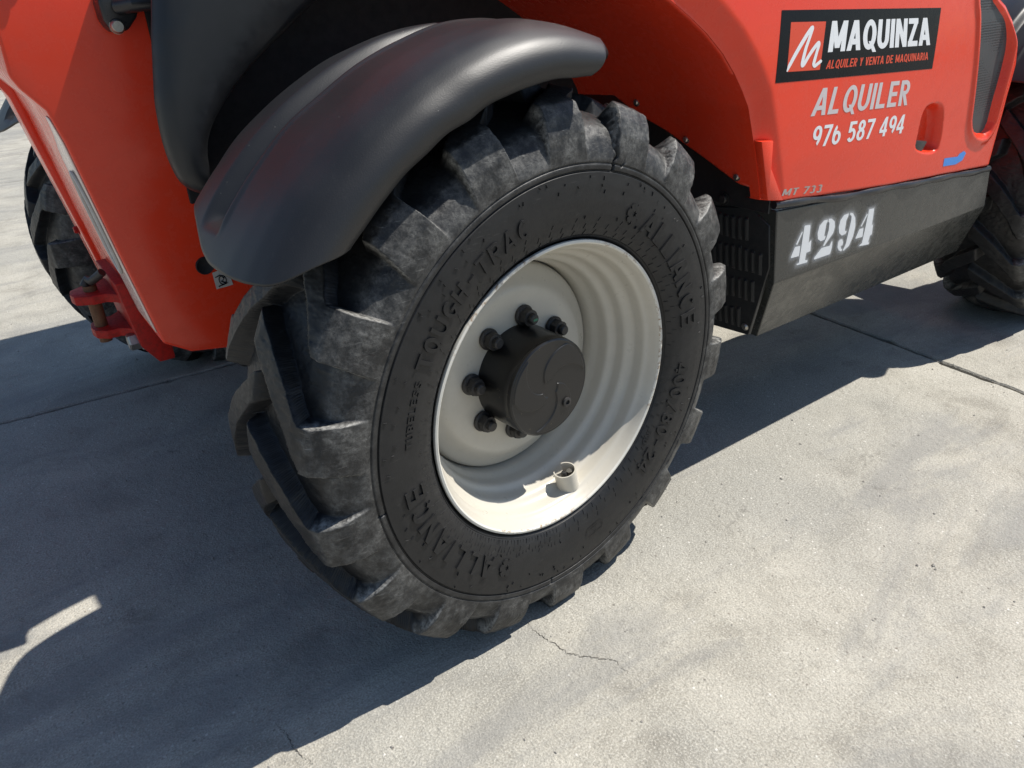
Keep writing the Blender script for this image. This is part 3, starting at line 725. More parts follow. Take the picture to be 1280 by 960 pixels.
def mould_marks():
    # rows of short moulding ribs and rubber whiskers on the sidewall
    V = []; F = []
    def dash(p0, r0, p1, r1, w, dep):
        n0 = len(V)
        a0, a1 = R_(p0), R_(p1)
        A = np.array([r0 * math.cos(a0), r0 * math.sin(a0)]); B = np.array([r1 * math.cos(a1), r1 * math.sin(a1)])
        d = (B - A) / (np.linalg.norm(B - A) + 1e-9); nn = np.array([-d[1], d[0]]) * w
        ya, yb = float(side_y(r0)), float(side_y(r1))
        for Q, yy in ((A, ya), (B, yb)):
            V.extend([(Q[0] - nn[0], yy + .001, Q[1] - nn[1]), (Q[0], yy - dep, Q[1]), (Q[0] + nn[0], yy + .001, Q[1] + nn[1])])
        F.extend([(n0, n0 + 1, n0 + 4, n0 + 3), (n0 + 1, n0 + 2, n0 + 5, n0 + 4), (n0, n0 + 2, n0 + 1), (n0 + 3, n0 + 4, n0 + 5)])
    for k in range(72):
        p = k * 5.0 + random.uniform(-.4, .4)
        dash(p + .2, .346, p - .25, .3555, .0004, .0012)
        dash(p + 1.3, .3585, p + .75, .369, .0004, .0010)
        if k % 2: dash(p + .7, .3735, p + .1, .3815, .0004, .0010)
    for k in range(64):
        p = 166 + k * 1.55
        dash(p, .3465, p - .3, random.uniform(.366, .384), .0004, .0011)
    for k in range(110):
        p = random.uniform(0, 360); r = random.choice([.377, .432, .440, .452, .458]) + random.uniform(-.004, .004)
        dash(p, r, p + random.uniform(-.6, .6), r + random.uniform(.004, .008), .0006, .0022)
    for r in (.3435,):
        for k in range(240): dash(k * 1.5, r, k * 1.5 + 1.5, r, .0007, .0010)
    o = mesh_obj('moulding_ribs', V, F, M_RUBBER, tyre); fix_normals(o.data); tag(o, kind='stuff')
mould_marks()

# ---- rim, hub, nuts, valve -----------------------------------------------------------------------------
RIM = [(.318, .030), (.327, .012), (.3315, .004), (.3330, -.001), (.3315, -.0045), (.3280, -.0050), (.3245, -.0020), (.3200, .0060), (.3165, .0160), (.3130, .0225),
       (.3085, .0270), (.3060, .0330), (.3045, .0480), (.3030, .0560), (.2985, .0640), (.2900, .0710), (.2865, .0780), (.2850, .0900), (.2835, .0970), (.2790, .1040), (.2705, .1100),
       (.2670, .1170), (.2655, .1320), (.2640, .1400), (.2600, .1480), (.2560, .1560), (.2545, .1680), (.2540, .1900), (.254, .25), (.262, .262)]
DISC = [(.2520, .205), (.2515, .186), (.2490, .176), (.2430, .170), (.2330, .165), (.2200, .158), (.2080, .149), (.1980, .1435), (.1860, .1415), (.1700, .1410), (.1000, .1410)]
def dense(pr, k=3):
    pr = np.array(pr); t = np.concatenate([[0], np.cumsum(np.hypot(*np.diff(pr, axis=0).T))])
    tt = np.concatenate([np.linspace(t[i], t[i + 1], k, endpoint=False) for i in range(len(t) - 1)] + [[t[-1]]])
    o = np.stack([np.interp(tt, t, pr[:, 0]), np.interp(tt, t, pr[:, 1])], 1)
    for _ in range(2): o[1:-1] = .25 * o[:-2] + .5 * o[1:-1] + .25 * o[2:]
    return o
def wheel_nut(parent):
    V = []; F = []
    def ring(r, y, n=24, hexa=False):
        n0 = len(V)
        for k in range(24):
            a = 2 * math.pi * k / 24
            rr = r if not hexa else r * .866 / math.cos(((a + math.pi / 6) % (math.pi / 3)) - math.pi / 6)
            V.append((rr * math.cos(a), y, rr * math.sin(a)))
        return n0
    rings = [ring(.0175, 0), ring(.0185, -.003), ring(.0185, -.007), ring(.0165, -.010), ring(.0155, -.0105, hexa=True), ring(.0155, -.026, hexa=True), ring(.0140, -.0285),
             ring(.0098, -.0288), ring(.0092, -.029), ring(.0090, -.040), ring(.0070, -.0425)]
    for a, b in zip(rings[:-1], rings[1:]):
        for k in range(24): F.append((a + k, a + (k + 1) % 24, b + (k + 1) % 24, b + k))
    F.append(tuple(rings[-1] + k for k in range(24)))
    me = bpy.data.meshes.new('wheel_nut'); me.from_pydata(V, [], F); fix_normals(me)
    return me
rim = lathe('wheel_rim', dense(RIM), M_CREAM, tele, 192); rim.location = (0, 0, ZC); rim.rotation_euler.z = STEER
lathe('rim_lip', [(.3290, .0085), (.3322, .0040), (.3342, -.0008), (.3330, -.0052), (.3285, -.0062), (.3255, -.0040), (.3245, .0000)], M_LIP, rim, 192)
disc = lathe('wheel_disc', dense(DISC), M_CREAM, rim, 192)
nut_me = wheel_nut(None); nut_me.materials.append(M_DARKSTEEL)
for k in range(8):
    a = R_(36 + 45 * k)
    o = link('wheel_nut', nut_me, None, rim); o.scale = (1.32, 1.0, 1.32); o.location = (.1375 * math.cos(a), .1405, .1375 * math.sin(a)); o.rotation_euler.y = random.random() * 6
    if k == 0: auto_smooth(o, 30)
    if k == 1:
        pm = mesh_obj('paint_mark', [(-.006, -.0435, -.0025), (.006, -.0435, -.0025), (.006, -.0435, .0025), (-.006, -.0435, .0025)], [(0, 1, 2, 3)], M_GREEN, rim)
        pm.location = o.location
hub = lathe('hub_cap', [(.1165, .141), (.1165, .120), (.1150, .060), (.1145, .046), (.1130, .044), (.1130, .042), (.1140, .0405), (.1130, .0350), (.1095, .0325), (.1075, .0330)], M_HUB, rim, 128)
def hub_face():
    n, m = 480, 110
    a = np.arange(n) * 2 * np.pi / n; r = np.linspace(0.0002, .1085, m)
    Rg = np.repeat(r[None], n, 0); Ag = np.repeat(a[:, None], m, 1)
    tw = Ag - R_(75) + 15.0 * (Rg - .055)
    w = np.cos(3 * tw)
    h = sstep(-.05, .05, w - .12)
    h = h * (1 - sstep(.1035, .1060, Rg)) * sstep(.020, .024, Rg)
    y = .0330 - .0026 * h
    V = np.stack([Rg * np.cos(Ag), y, Rg * np.sin(Ag)], -1)
    me = grid_mesh('hub_face', V, True); fix_normals(me); me.materials.append(M_HUB)
    link('hub_face', me, None, rim)
hub_face()
pl = lathe('drain_plug', [(.0115, .034), (.0115, .0265), (.0095, .0255), (.0060, .0255), (.0055, .030), (.0, .030)], M_DARKSTEEL, rim, 32)
a_ = R_(-48); pl.location = (.070 * math.cos(a_), 0, .070 * math.sin(a_))

def valve_guard():
    # U-shaped guard standing on the rim with the valve inside
    a0 = R_(-77.0); er = Vector((math.cos(a0), 0, math.sin(a0))); et = Vector((-math.sin(a0), 0, math.cos(a0))); ey = Vector((0, 1, 0))
    base = er * .302 + ey * .050
    V = []; F = []; n = 30
    ang = [R_(200 + 285 * k / (n - 1) - 60 - 0) for k in range(n)]
    for k, w in enumerate(ang):
        top = .0
        for rad, hgt in ((.0275, -.008), (.0275, .044), (.0245, .044), (.0245, -.008)):
            q = base + et * (rad * math.cos(w)) + ey * (rad * math.sin(w)) - er * hgt
            V.append(q)
    for k in range(n - 1):
        for j in range(3): F.append((k * 4 + j, k * 4 + j + 1, k * 4 + 5 + j, k * 4 + 4 + j))
    F += [(0, 1, 2, 3), (4 * n - 4, 4 * n - 3, 4 * n - 2, 4 * n - 1)]
    g = mesh_obj('valve_guard', V, F, M_CREAM, rim); fix_normals(g.data); auto_smooth(g, 40)
    t = -er
    tube('valve_stem', [base - et * .004 - t * .0, base - et * .004 + t * .022], .0065, M_BRASS, rim, 12)
    tube('valve_cap', [base - et * .004 + t * .022, base - et * .005 + t * .036, base - et * .005 + t * .041], [.0075, .0075, .005], M_DARKSTEEL, rim, 12)
    tube('valve_bolt', [base + et * .010 - ey * .004, base + et * .011 - ey * .004 + t * .036], .0085, M_STEEL, rim, 6)
valve_guard()

# ---- other wheels: the same tyre and rim, copied part by part --------------------------------------------
def wheel_copy(loc, rotz, rev=False):
    t2 = tyre.copy(); col.objects.link(t2); t2.name = 'tyre'; t2.location = loc; t2.rotation_euler = (0, 0, rotz); attach(t2, tele)
    r2 = rim.copy(); col.objects.link(r2); r2.location = loc; r2.rotation_euler = (0, 0, rotz); attach(r2, tele)
    for ch in list(rim.children):
        c = ch.copy(); col.objects.link(c); c.parent = r2
    return t2, r2
wheel_copy((2.81, 0.0, ZC), 0.0)                                   # front right
wheel_copy((-0.15, 2.34, ZC), math.pi + STEER)                     # rear left, turned to face outwards
wheel_copy((2.81, 2.34, ZC), math.pi)                              # front left

# ---- mudguards ------------------------------------------------------------------------------------------
def fender_mesh():
    sec = np.array([(-.030, .640), (-.040, .650), (-.0445, .664), (-.040, .682), (-.024, .702), (.004, .718), (.045, .728), (.10, .732), (.155, .731), (.24, .7290), (.29, .7260), (.33, .7225), (.370, .7135), (.415, .697), (.460, .678), (.490, .660), (.505, .645), (.507, .635)])
    t = np.concatenate([[0], np.cumsum(np.hypot(*np.diff(sec, axis=0).T))]); t /= t[-1]
    m = 210; u = np.linspace(0, 1, m)
    sy = np.interp(u, t, sec[:, 0]); sr = np.interp(u, t, sec[:, 1])
    for _ in range(14):
        sy[1:-1] = .25 * sy[:-2] + .5 * sy[1:-1] + .25 * sy[2:]; sr[1:-1] = .25 * sr[:-2] + .5 * sr[1:-1] + .25 * sr[2:]
    plain = sr.copy(); top = sr > .69
    sr = sr + np.where(top, .0035 * np.exp(-((sy - .186) / .007) ** 2) - .024 * sstep(.190, .197, sy) * (1 - sstep(.252, .285, sy)), 0)
    n = 190; s = np.linspace(0, 1, n)
    # rounded rear end, tapering front tip
    rear = np.interp(u, [0, .04, .08, .12, .16, .24, .32, .44, .52, .60, .66, .74, .88, 1], [136.5, 138.6, 141.4, 144.2, 145.6, 146.4, 146.7, 146.4, 145.3, 143.5, 142.0, 140.6, 139.0, 138.5])
    front = np.interp(u, [0, .04, .08, .12, .16, .20, .24, .28, .32, .36, .44, .6, .8, 1], [85, 83.6, 82.6, 82.0, 81.0, 78.8, 75.6, 72.0, 69.4, 67.8, 66.4, 66, 69, 78])
    for _ in range(30):
        rear[1:-1] = .25 * rear[:-2] + .5 * rear[1:-1] + .25 * rear[2:]; front[1:-1] = .25 * front[:-2] + .5 * front[1:-1] + .25 * front[2:]
    PH = rear[None] + (front - rear)[None] * s[:, None]
    groove = sstep(143.0, 139.8, PH) * sstep(0, 1, np.clip((PH - 84) / 8, 0, 1))
    Rr = plain[None] + (sr - plain)[None] * groove
    Yy = np.repeat(sy[None], n, 0)
    tf = sstep(100, 66, PH)
    Rr = Rr + (.668 + .62 * (Rr - .70) - Rr) * tf ** 1.4
    Rr = Rr + .0012 * value_noise(n, m, 12, 6)
    a = np.radians(PH)
    V = np.stack([Rr * np.cos(a), Yy, Rr * np.sin(a)], -1)
    me = grid_mesh('fender', V); me.materials.append(M_PLASTIC); fix_normals(me)
    return me
fender_me = fender_mesh()
def fender(loc, rotz, spin=0.0, mirror=False):
    o = link('fender', fender_me, None, tele); o.location = loc; o.rotation_euler = (0, spin, rotz)
    if mirror: o.scale = (1, -1, 1)
    md = o.modifiers.new('thickness', 'SOLIDIFY'); md.thickness = .005; md.offset = 0
    return o
fender((0, 0, ZC), STEER)
fender((-0.15, 2.34, ZC), STEER, 0.0, True)
fender((2.81, 0.0, ZC), 0.0)
fender((2.81, 2.34, ZC), 0.0, 0.0, True)
# support arms under the mudguard
tube('fender_arm', [(-.05, .30, ZC + .66), (-.05, .42, ZC + .60), (-.05, .62, ZC + .28)], .018, M_BLACK, tele, 12)
tube('fender_arm', [(-.42, .30, ZC + .50), (-.35, .45, ZC + .42), (-.10, .62, ZC + .25)], .018, M_BLACK, tele, 12)

# ---- axles ----------------------------------------------------------------------------------------------
for ax in (0.0, 2.81):
    tube('axle', [(ax, .30, ZC), (ax, .42, ZC), (ax, .70, ZC), (ax, 1.0, ZC), (ax, 1.17, ZC), (ax, 1.34, ZC), (ax, 1.64, ZC), (ax, 1.92, ZC), (ax, 2.04, ZC)],
         [.15, .13, .075, .085, .16, .085, .075, .13, .15], M_BLACK, tele, 24)

# ---- engine cover ---------------------------------------------------------------------------------------
def ycov(z):
    z = np.asarray(z, float)
    return np.where(z < .9, .08, np.where(z < 1.35, .08 + .15 * (z - .9) ** 2, .08 + .15 * .45 ** 2 + .5 * (z - 1.35)))
arch = np.array([[.06, 1.62], [.08, 1.52], [.14, 1.455], [.22, 1.42], [.31, 1.382]] + D['arch'])[::-1]
front = np.array([[1.60, 1.62], [1.62, 1.50], [1.70, 1.37], [1.79, 1.30]] + D['front'])[::-1]
botm = np.array(D['bottom'])
def seg_dist(P, poly, closed=True):
    """distance to a polygon outline and inside flag, for points P (n,2)"""
    poly = np.array(poly); n = len(poly); d = np.full(len(P), 9.0); ins = np.zeros(len(P), bool)
    for i in range(n if closed else n - 1):
        a = poly[i]; b = poly[(i + 1) % n]; ab = b - a
        t = np.clip(((P - a) @ ab) / (ab @ ab + 1e-12), 0, 1)
        d = np.minimum(d, np.linalg.norm(P - (a + t[:, None] * ab), axis=1))
        c = ((a[1] > P[:, 1]) != (b[1] > P[:, 1])) & (P[:, 0] < (b[0] - a[0]) * (P[:, 1] - a[1]) / (b[1] - a[1] + 1e-12) + a[0])
        ins ^= c
    return d, ins
def chaikin(P, k=2):
    P = np.array(P, float)
    for _ in range(k):
        Q = np.roll(P, -1, 0); P = np.stack([.75 * P + .25 * Q, .25 * P + .75 * Q], 1).reshape(-1, 2)
    return P
def engine_cover():
    nu, nv = 300, 220
    u = np.linspace(0, 1, nu); v = np.linspace(0, 1, nv)
    xb = .7558 + (2.0062 - .7558) * u
    zb = np.interp(xb, botm[:, 0], botm[:, 1])
    Z = zb[:, None] + (1.62 - zb)[:, None] * v[None]
    xl = np.interp(Z, arch[:, 1], arch[:, 0]); xr = np.interp(Z, front[:, 1], front[:, 0])
    X = xl + (xr - xl) * u[:, None]
    Y = ycov(Z)
    P = np.stack([X.ravel(), Z.ravel()], 1)
    da, _ = seg_dist(P, arch, False)
    df, _ = seg_dist(P, front, False)
    Y = Y + .020 * (1 - sstep(0, .075, da)).reshape(Y.shape)
    Y = Y + .016 * (1 - sstep(0, .035, df)).reshape(Y.shape) ** 2
    d, ins = seg_dist(P, chaikin(D['handle'])); sd_ = np.where(ins, -d, d).reshape(Y.shape)
    Y = Y + .040 * (1 - sstep(-.016, .004, sd_))
    gp = [[1.70, 1.33]] + D['grille'] + [[1.77, 1.33]]
    d, ins = seg_dist(P, chaikin(gp)); sd_ = np.where(ins, -d, d).reshape(Y.shape)
    Y = Y + .022 * (1 - sstep(-.012, .010, sd_))
    Y = Y - .006 * np.exp(-((sd_ - .018) / .012) ** 2)
    # pressed swage in the lower part of the panel and small dents
    Y = Y + .0022 * np.sin(X * 5.0) * sstep(.80, .95, Z)
    top = []
    Y = Y
    V = np.stack([X, Y, Z], -1)
    # roof of the cover, and a returned edge all round
    roof = []
    for w, zz in ((.03, 1.652), (.08, 1.675), (.18, 1.69), (.40, 1.70), (.62, 1.70)):
        row = V[:, -1].copy(); row[:, 1] += w; row[:, 2] = zz; roof.append(row)
    V = np.concatenate([V] + [r[:, None] for r in roof], 1)
    # fold the bottom edge back under
    b1 = V[:, 0].copy(); b1[:, 1] += .004; b1[:, 2] -= .004; b2 = V[:, 0].copy(); b2[:, 1] += .05; b2[:, 2] -= .004
    V = np.concatenate([b2[:, None], b1[:, None], V], 1)
    # fold the arch edge and the front edge inwards
    l1 = V[0].copy(); l1[:, 1] += .03; r1 = V[-1].copy(); r1[:, 1] += .012; r1[:, 0] += .003; r2 = V[-1].copy(); r2[:, 1] += .40; r2[:, 0] += .002
    V = np.concatenate([l1[None], V, r1[None], r2[None]], 0)
    me = grid_mesh('engine_cover', V); fix_normals(me); me.materials.append(M_RED)
    o = link('engine_cover', me, None, tele); auto_smooth(o, 50)
    return o
cover = engine_cover()

def decal_pt(x, z, off):
    return (x, float(ycov(z)) + .0022 * math.sin(x * 5.0) * float(sstep(.80, .95, z)) - off * .45, z)
def bil(q, u, v):
    q = np.array(q)     # TL, TR, BR, BL
    return (q[3] * (1 - u) + q[2] * u) * (1 - v) + (q[0] * (1 - u) + q[1] * u) * v
def decal_poly(name, quad, mat, off, nu=24, nv=10):
    V = np.array([[decal_pt(*bil(quad, i / nu, j / nv), off) for j in range(nv + 1)] for i in range(nu + 1)])
    me = grid_mesh(name, V); me.materials.append(mat); fix_normals(me)
    return link(name, me, None, cover)
def decal_text(name, body, quad, mat, off, t=.2, shear=0.0, gap=.10):
    x = 0; words = [[]]
    for ch in body:
        q, w = glyph(ch, t, t * .82)
        if ch == ' ': words.append([])
        words[-1] += [[(px + x, py) for px, py in g] for g in q]; x += w + gap
    x -= gap
    for Q in words:                               # every word its own piece of film
        V = []; F = []
        for k, g in enumerate(Q):
            n0 = len(V)
            for px, py in g:
                V.append(decal_pt(*bil(quad, (px + shear * (py - .5)) / x, py), off + .00002 * (k % 11)))
            F.append((n0, n0 + 1, n0 + 2, n0 + 3))
        mesh_obj(name, V, F, mat, cover)
tag(decal_poly('rental_sign', D['sign'], M_SIGNBLACK, .0012), 'black rental sign stuck on the engine cover')
decal_poly('sign_square', D['square'], M_SIGNRED, .0020, 8, 8)
decal_text('sign_lettering', 'MAQUINZA', D['t1'], M_WHITE, .0020, .235, 0.05, .075)
decal_text('sign_lettering', 'ALQUILER Y VENTA DE MAQUINARIA', D['t2'], M_SIGNRED, .0020, .20, .12, .11)
decal_text('cover_lettering', 'ALQUILER', D['t3'], M_GREYPRINT, .0012, .20, .12, .11)
decal_text('cover_lettering', '976 587 494', D['t4'], M_WHITE, .0012, .19, .10, .10)
decal_text('model_lettering', 'MT 733', D['t5'], M_SILVERPRINT, .0012, .20, .18, .14)
def m_logo():
    pts = D['mlogo']; V = []; F = []
    n = len(pts)
    # densify the stroke
    P = np.array(pts); W = np.array(D['mlogo_w']) * .80
    t = np.arange(n); tt = np.linspace(0, n - 1, 140)
    P = np.stack([np.interp(tt, t, P[:, 0]), np.interp(tt, t, P[:, 1])], 1); W = np.interp(tt, t, W)
    for _ in range(3): P[1:-1] = .25 * P[:-2] + .5 * P[1:-1] + .25 * P[2:]
    for i in range(len(P)):
        # round dabs strung along the stroke, each a hair above the last
        n0 = len(V); k = 14
        for j in range(k):
            w = 2 * math.pi * j / k
            V.append(decal_pt(P[i, 0] + W[i] * 1.15 * math.cos(w), P[i, 1] + W[i] * .75 * math.sin(w), 0.0026 + i * .000006))
        F.append(tuple(range(n0, n0 + k)))
    mesh_obj('sign_logo', V, F, M_WHITE, cover)
m_logo()
def poly_sheet(name, xz, mat, parent, off, yfun=None):
    V = [decal_pt(x, z, off) if yfun is None else (x, yfun - off, z) for x, z in xz]
    return mesh_obj(name, V, [tuple(range(len(V)))], mat, parent)
tag(poly_sheet('blue_sticker', D['blue'], M_BLUE, cover, .0014), 'torn bright blue sticker')
# grille panel set into the cover
def grille():
    gp = np.array([[1.70, 1.33]] + D['grille'] + [[1.77, 1.33]])
    gp = chaikin(gp)
    V = [(x, float(ycov(z)) + .0165, z) for x, z in gp]
    cen = gp.mean(0)
    o = mesh_obj('grille', V, [tuple(range(len(V)))], M_GRILLE, cover)
    return o
grille()
# door latch in its recess
lt = D['latch']
prism_y('door_latch', [(x, z) for x, z in lt], .087, .112, M_SEAL, cover, .004)
flp = [(.706, 1.003), (.752, .999), (.757, .93), (.822, .838), (.7575, .8495)]
prism_y('cover_flap', flp, .0765, .099, M_RED, cover, .0015, 2)
# rubber seal between cover and tank
def seal():
    V = []; path = []
    for k in range(60):
        x = .80 + (2.0 - .80) * k / 59
        z = float(np.interp(x, botm[:, 0], botm[:, 1])) - .016 + .0022 * math.sin(k * .31) + .0015 * math.sin(k * .21 + 1)
        path.append((x, .088 - .006 * math.sin(k * .33) ** 2, z))
    tube('rubber_seal', path, .011, M_SEAL, tele, 10)
seal()

# ---- inner wheel arch (red) -----------------------------------------------------------------------------
def arch_panel():
    ie = np.array(D['inner_edge'])[::-1]
    nY, nZ = 60, 90
    ys = np.linspace(.092, .88, nY)
    V = np.zeros((nY, nZ, 3))
    for i, y in enumerate(ys):
        zl = float(np.interp(y, ie[:, 0], ie[:, 1]))
        z = zl + (1.60 - zl) * np.linspace(0, 1, nZ)
        x = np.interp(z, arch[:, 1], arch[:, 0]) + .004
        x = np.where(z < 1.01, np.maximum(x, .706), x)
        V[i, :, 0] = x; V[i, :, 1] = y + ycov(z) - .08 + .012; V[i, :, 2] = z
    me = grid_mesh('arch_panel', V); fix_normals(me); me.materials.append(M_RED)
    o = link('arch_panel', me, None, tele)
    md = o.modifiers.new('thickness', 'SOLIDIFY'); md.thickness = .003
    for y, z in D['inner_bolts']:
        b = lathe('bolt', [(0, -.006), (.006, -.006), (.008, -.003), (.008, .0), (.012, .0), (.012, .003)], M_STEEL, o, 16)
        x = float(np.interp(z, arch[:, 1], arch[:, 0])); b.location = (x + .001, y, z); b.rotation_euler.z = -R_(90)
    return o
arch_panel()
# black chassis plate under it
cp = [(.10, .80), (.10, .90), (.17, .93), (.28, .985), (.40, 1.035), (.52, 1.075), (.60, 1.105), (.84, 1.10), (.88, 1.16), (.88, .45), (.32, .45), (.32, .80)]
chp = solid('chassis_plate', [(.80, y, z) for y, z in cp], [(.812, y, z) for y, z in cp], M_BLACK, tele, .002, 1)
for y, z in D['chassis_bolts']:
    b = lathe('bolt', [(0, -.008), (.010, -.008), (.012, -.005), (.012, .0), (.017, .0), (.017, .003)], M_DARKSTEEL, chp, 16)
    b.location = (.797, y, z); b.rotation_euler.z = -R_(90)

# ---- side tank with stencilled number ---------------------------------------------------------------------
def tank():
    (x0, z0), (x1, z1), (x2, z2), (x3, z3) = D['box']; (xb0, zb0), (xb1, zb1) = D['boxbot']
    yb = .19; yi = .60
    L = [(x0, .08, z0), (x1, .08, z1), (xb0, yb, zb0), (xb0, yi, zb0), (x0, yi, z0)]
    Rr = [(x3, .08, z3), (x2, .08, z2), (xb1, yb, zb1), (xb1, yi, zb1), (x3, yi, z3)]
    bm = bm_hull(bmesh.new(), L, Rr)
    bmesh.ops.recalc_face_normals(bm, faces=bm.faces)
    es = [e for e in bm.edges if e.calc_face_angle(0) > R_(10)]
    bmesh.ops.bevel(bm, geom=es, offset=.005, segments=3, profile=.5, affect='EDGES')
    me = bpy.data.meshes.new('side_tank'); bm.to_mesh(me); bm.free()
    o = link('side_tank', me, M_BLACKBOX, tele); auto_smooth(o, 9)
    return o
tnk = tank()
V = []; F = []
for k in range(12):
    q = D['d%d' % k]; n0 = len(V)
    # round the corners of each stencil piece a little
    P = np.array(q); R2 = []
    for i in range(len(P)):
        a, b, c = P[i - 1], P[i], P[(i + 1) % len(P)]
        R2 += [b + (a - b) * .14, b + (a + c - 2 * b) * .03, b + (c - b) * .14]
    for x, z in R2: V.append((x, .0785, z))
    F.append(tuple(range(n0, len(V))))
M_STENCIL = paint('sprayed white paint', (0.80, 0.81, 0.82), 0.55, 0, 0.04, 30, ((0.55, 0.56, 0.56), 0.3))
tag(mesh_obj('stencil_number', V, F, M_STENCIL, tnk), 'white stencilled number 4294')
def overspray():
    m, nt, b = new_mat('white overspray')
    b.inputs['Base Color'].default_value = (.75, .76, .77, 1); b.inputs['Roughness'].default_value = .8
    at = N(nt, 'ShaderNodeAttribute', attribute_name='spray')
    n = noise(nt, obj_coord(nt), 900, 2)
    f = mathn(nt, 'MULTIPLY', at.outputs['Fac'], ramp(nt, n, [(.35, .25), (.65, 1.0)]))
    nt.links.new(f, b.inputs['Alpha'])
    nx, nz = 130, 56
    xs = np.linspace(.87, 1.34, nx); zs = np.linspace(.607, .775, nz)
    X, Z = np.meshgrid(xs, zs, indexing='ij'); P = np.stack([X.ravel(), Z.ravel()], 1)
    dm = np.full(len(P), 9.0)
    for k in range(12):
        d, ins = seg_dist(P, D['d%d' % k]); dm = np.minimum(dm, np.where(ins, 0, d))
    f = (.60 * np.exp(-(dm / .0065) ** 1.3) + .06 * np.exp(-(dm / .02))).reshape(X.shape)
    f *= sstep(.87, .89, X) * sstep(1.34, 1.32, X) * sstep(.607, .625, Z) * sstep(.775, .755, Z)
    me = grid_mesh('overspray', np.stack([X, np.full_like(X, .0792), Z], -1)); me.materials.append(m)
    a = me.attributes.new('spray', 'FLOAT', 'POINT'); a.data.foreach_set('value', f.reshape(-1).astype(np.float32))
    link('overspray', me, None, tnk)
overspray()
# louvred end plate of the tank
def end_x(z): return .81 + .14 * (.81 - z)
lp = D['louvpanel']
lpan = solid('louvre_panel', [(end_x(z) - .008, y, z) for y, z in lp], [(end_x(z) + .004, y, z) for y, z in lp], M_BLACK, tnk, .002, 1)
lv = D['louv']; lme = None
for k in range(0, len(lv), 2):
    (y0, z0), (y1, z1) = lv[k], lv[k + 1]
    yc, zc, hh = (y0 + y1) / 2, (z0 + z1) / 2, abs(z0 - z1) / 2
    if lme is None:
        bm = bmesh.new()
        # half-round pressed louvre, open on one side, unit length
        prof = [(-.007, 0), (-.0055, -.0045), (-.001, -.0065), (.003, -.0065), (.003, 0)]
        n = 5; rows = []
        for t, s in ((-1.0, .15), (-.86, 1), (.86, 1), (1.0, .15)):
            rows.append([bm.verts.new((px * s, py, t)) for py, px in prof])
        for a, b in zip(rows[:-1], rows[1:]):
            for i in range(n - 1): bm.faces.new((a[i], a[i + 1], b[i + 1], b[i]))
        bm.faces.new(rows[0]); bm.faces.new(list(reversed(rows[-1])))
        bmesh.ops.recalc_face_normals(bm, faces=bm.faces)
        lme = bpy.data.meshes.new('louvre'); bm.to_mesh(lme); bm.free(); lme.materials.append(M_BLACK)
    o = link('louvre', lme, None, tnk); o.location = (end_x(zc) - .008, yc, zc); o.scale = (1, 1, hh); o.rotation_euler.y = -math.atan(.14)
(yb_, zb_), = D['louvbolt']
b = lathe('bolt', [(0, -.006), (.007, -.006), (.009, -.002), (.013, .0), (.013, .003)], M_STEEL, tnk, 16); b.location = (end_x(zb_) - .008, yb_, zb_); b.rotation_euler.z = -R_(90)

# ---- chassis, rear frame, hitch -----------------------------------------------------------------------------
box('chassis', (-.45, .80, .48), (3.25, 1.46, .98), M_VOID, tele, .02)
pl_ = D['plate']
rear_poly = [(-.7632, 1.60)] + [(x, z) for x, z in pl_] + [(-.25, .54), (.35, .52), (.35, 1.30), (-.20, 1.54), (-.60, 1.66)]
frame = prism_y('rear_frame', rear_poly, .75, 1.50, M_RED, tele, .007, 3)
# glare of the bright ground on the slanting rear face, painted as a pale strip
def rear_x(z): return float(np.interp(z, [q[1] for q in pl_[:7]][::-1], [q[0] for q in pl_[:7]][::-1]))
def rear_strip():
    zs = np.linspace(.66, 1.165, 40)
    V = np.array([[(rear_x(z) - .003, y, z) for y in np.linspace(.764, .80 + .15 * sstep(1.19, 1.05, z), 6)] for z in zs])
    me = grid_mesh('glare_strip', V); fix_normals(me); me.materials.append(M_PALE)
    o = link('glare_strip', me, None, frame)
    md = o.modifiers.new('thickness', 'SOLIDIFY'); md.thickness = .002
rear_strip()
def strip_slot():
    pts = []
    for k in range(40):
        w = 2 * math.pi * k / 40
        z = .92 + .085 * math.sin(w) + .06 * (1 if math.sin(w) > 0 else -1) * .6; y = .845 + .045 * math.cos(w)
        pts.append((rear_x(z) - .007, y, z))
    tube('oval_hand_hole_rim', pts + [pts[0]], .004, M_STICKER, frame, 8)
strip_slot()
# stiffening flange on the far side of the rear face
fl = [(-.7632, 1.42), (-.7659, 1.2502), (-.7204, 1.16), (-.6646, .85), (-.6255, .625), (-.590, .62), (-.64, .90), (-.70, 1.20), (-.72, 1.42)]
prism_y('rear_flange', [(x - .012, z) for x, z in fl], 1.36, 1.515, M_RED, frame, .004)
for z in (1.19, .78):
    b = lathe('bolt', [(0, -.010), (.009, -.010), (.011, -.006), (.011, 0), (.016, 0), (.016, .003)], M_RED_OLD, frame, 6); b.location = (rear_x(z) - .016, 1.43, z); b.rotation_euler.z = -R_(90)
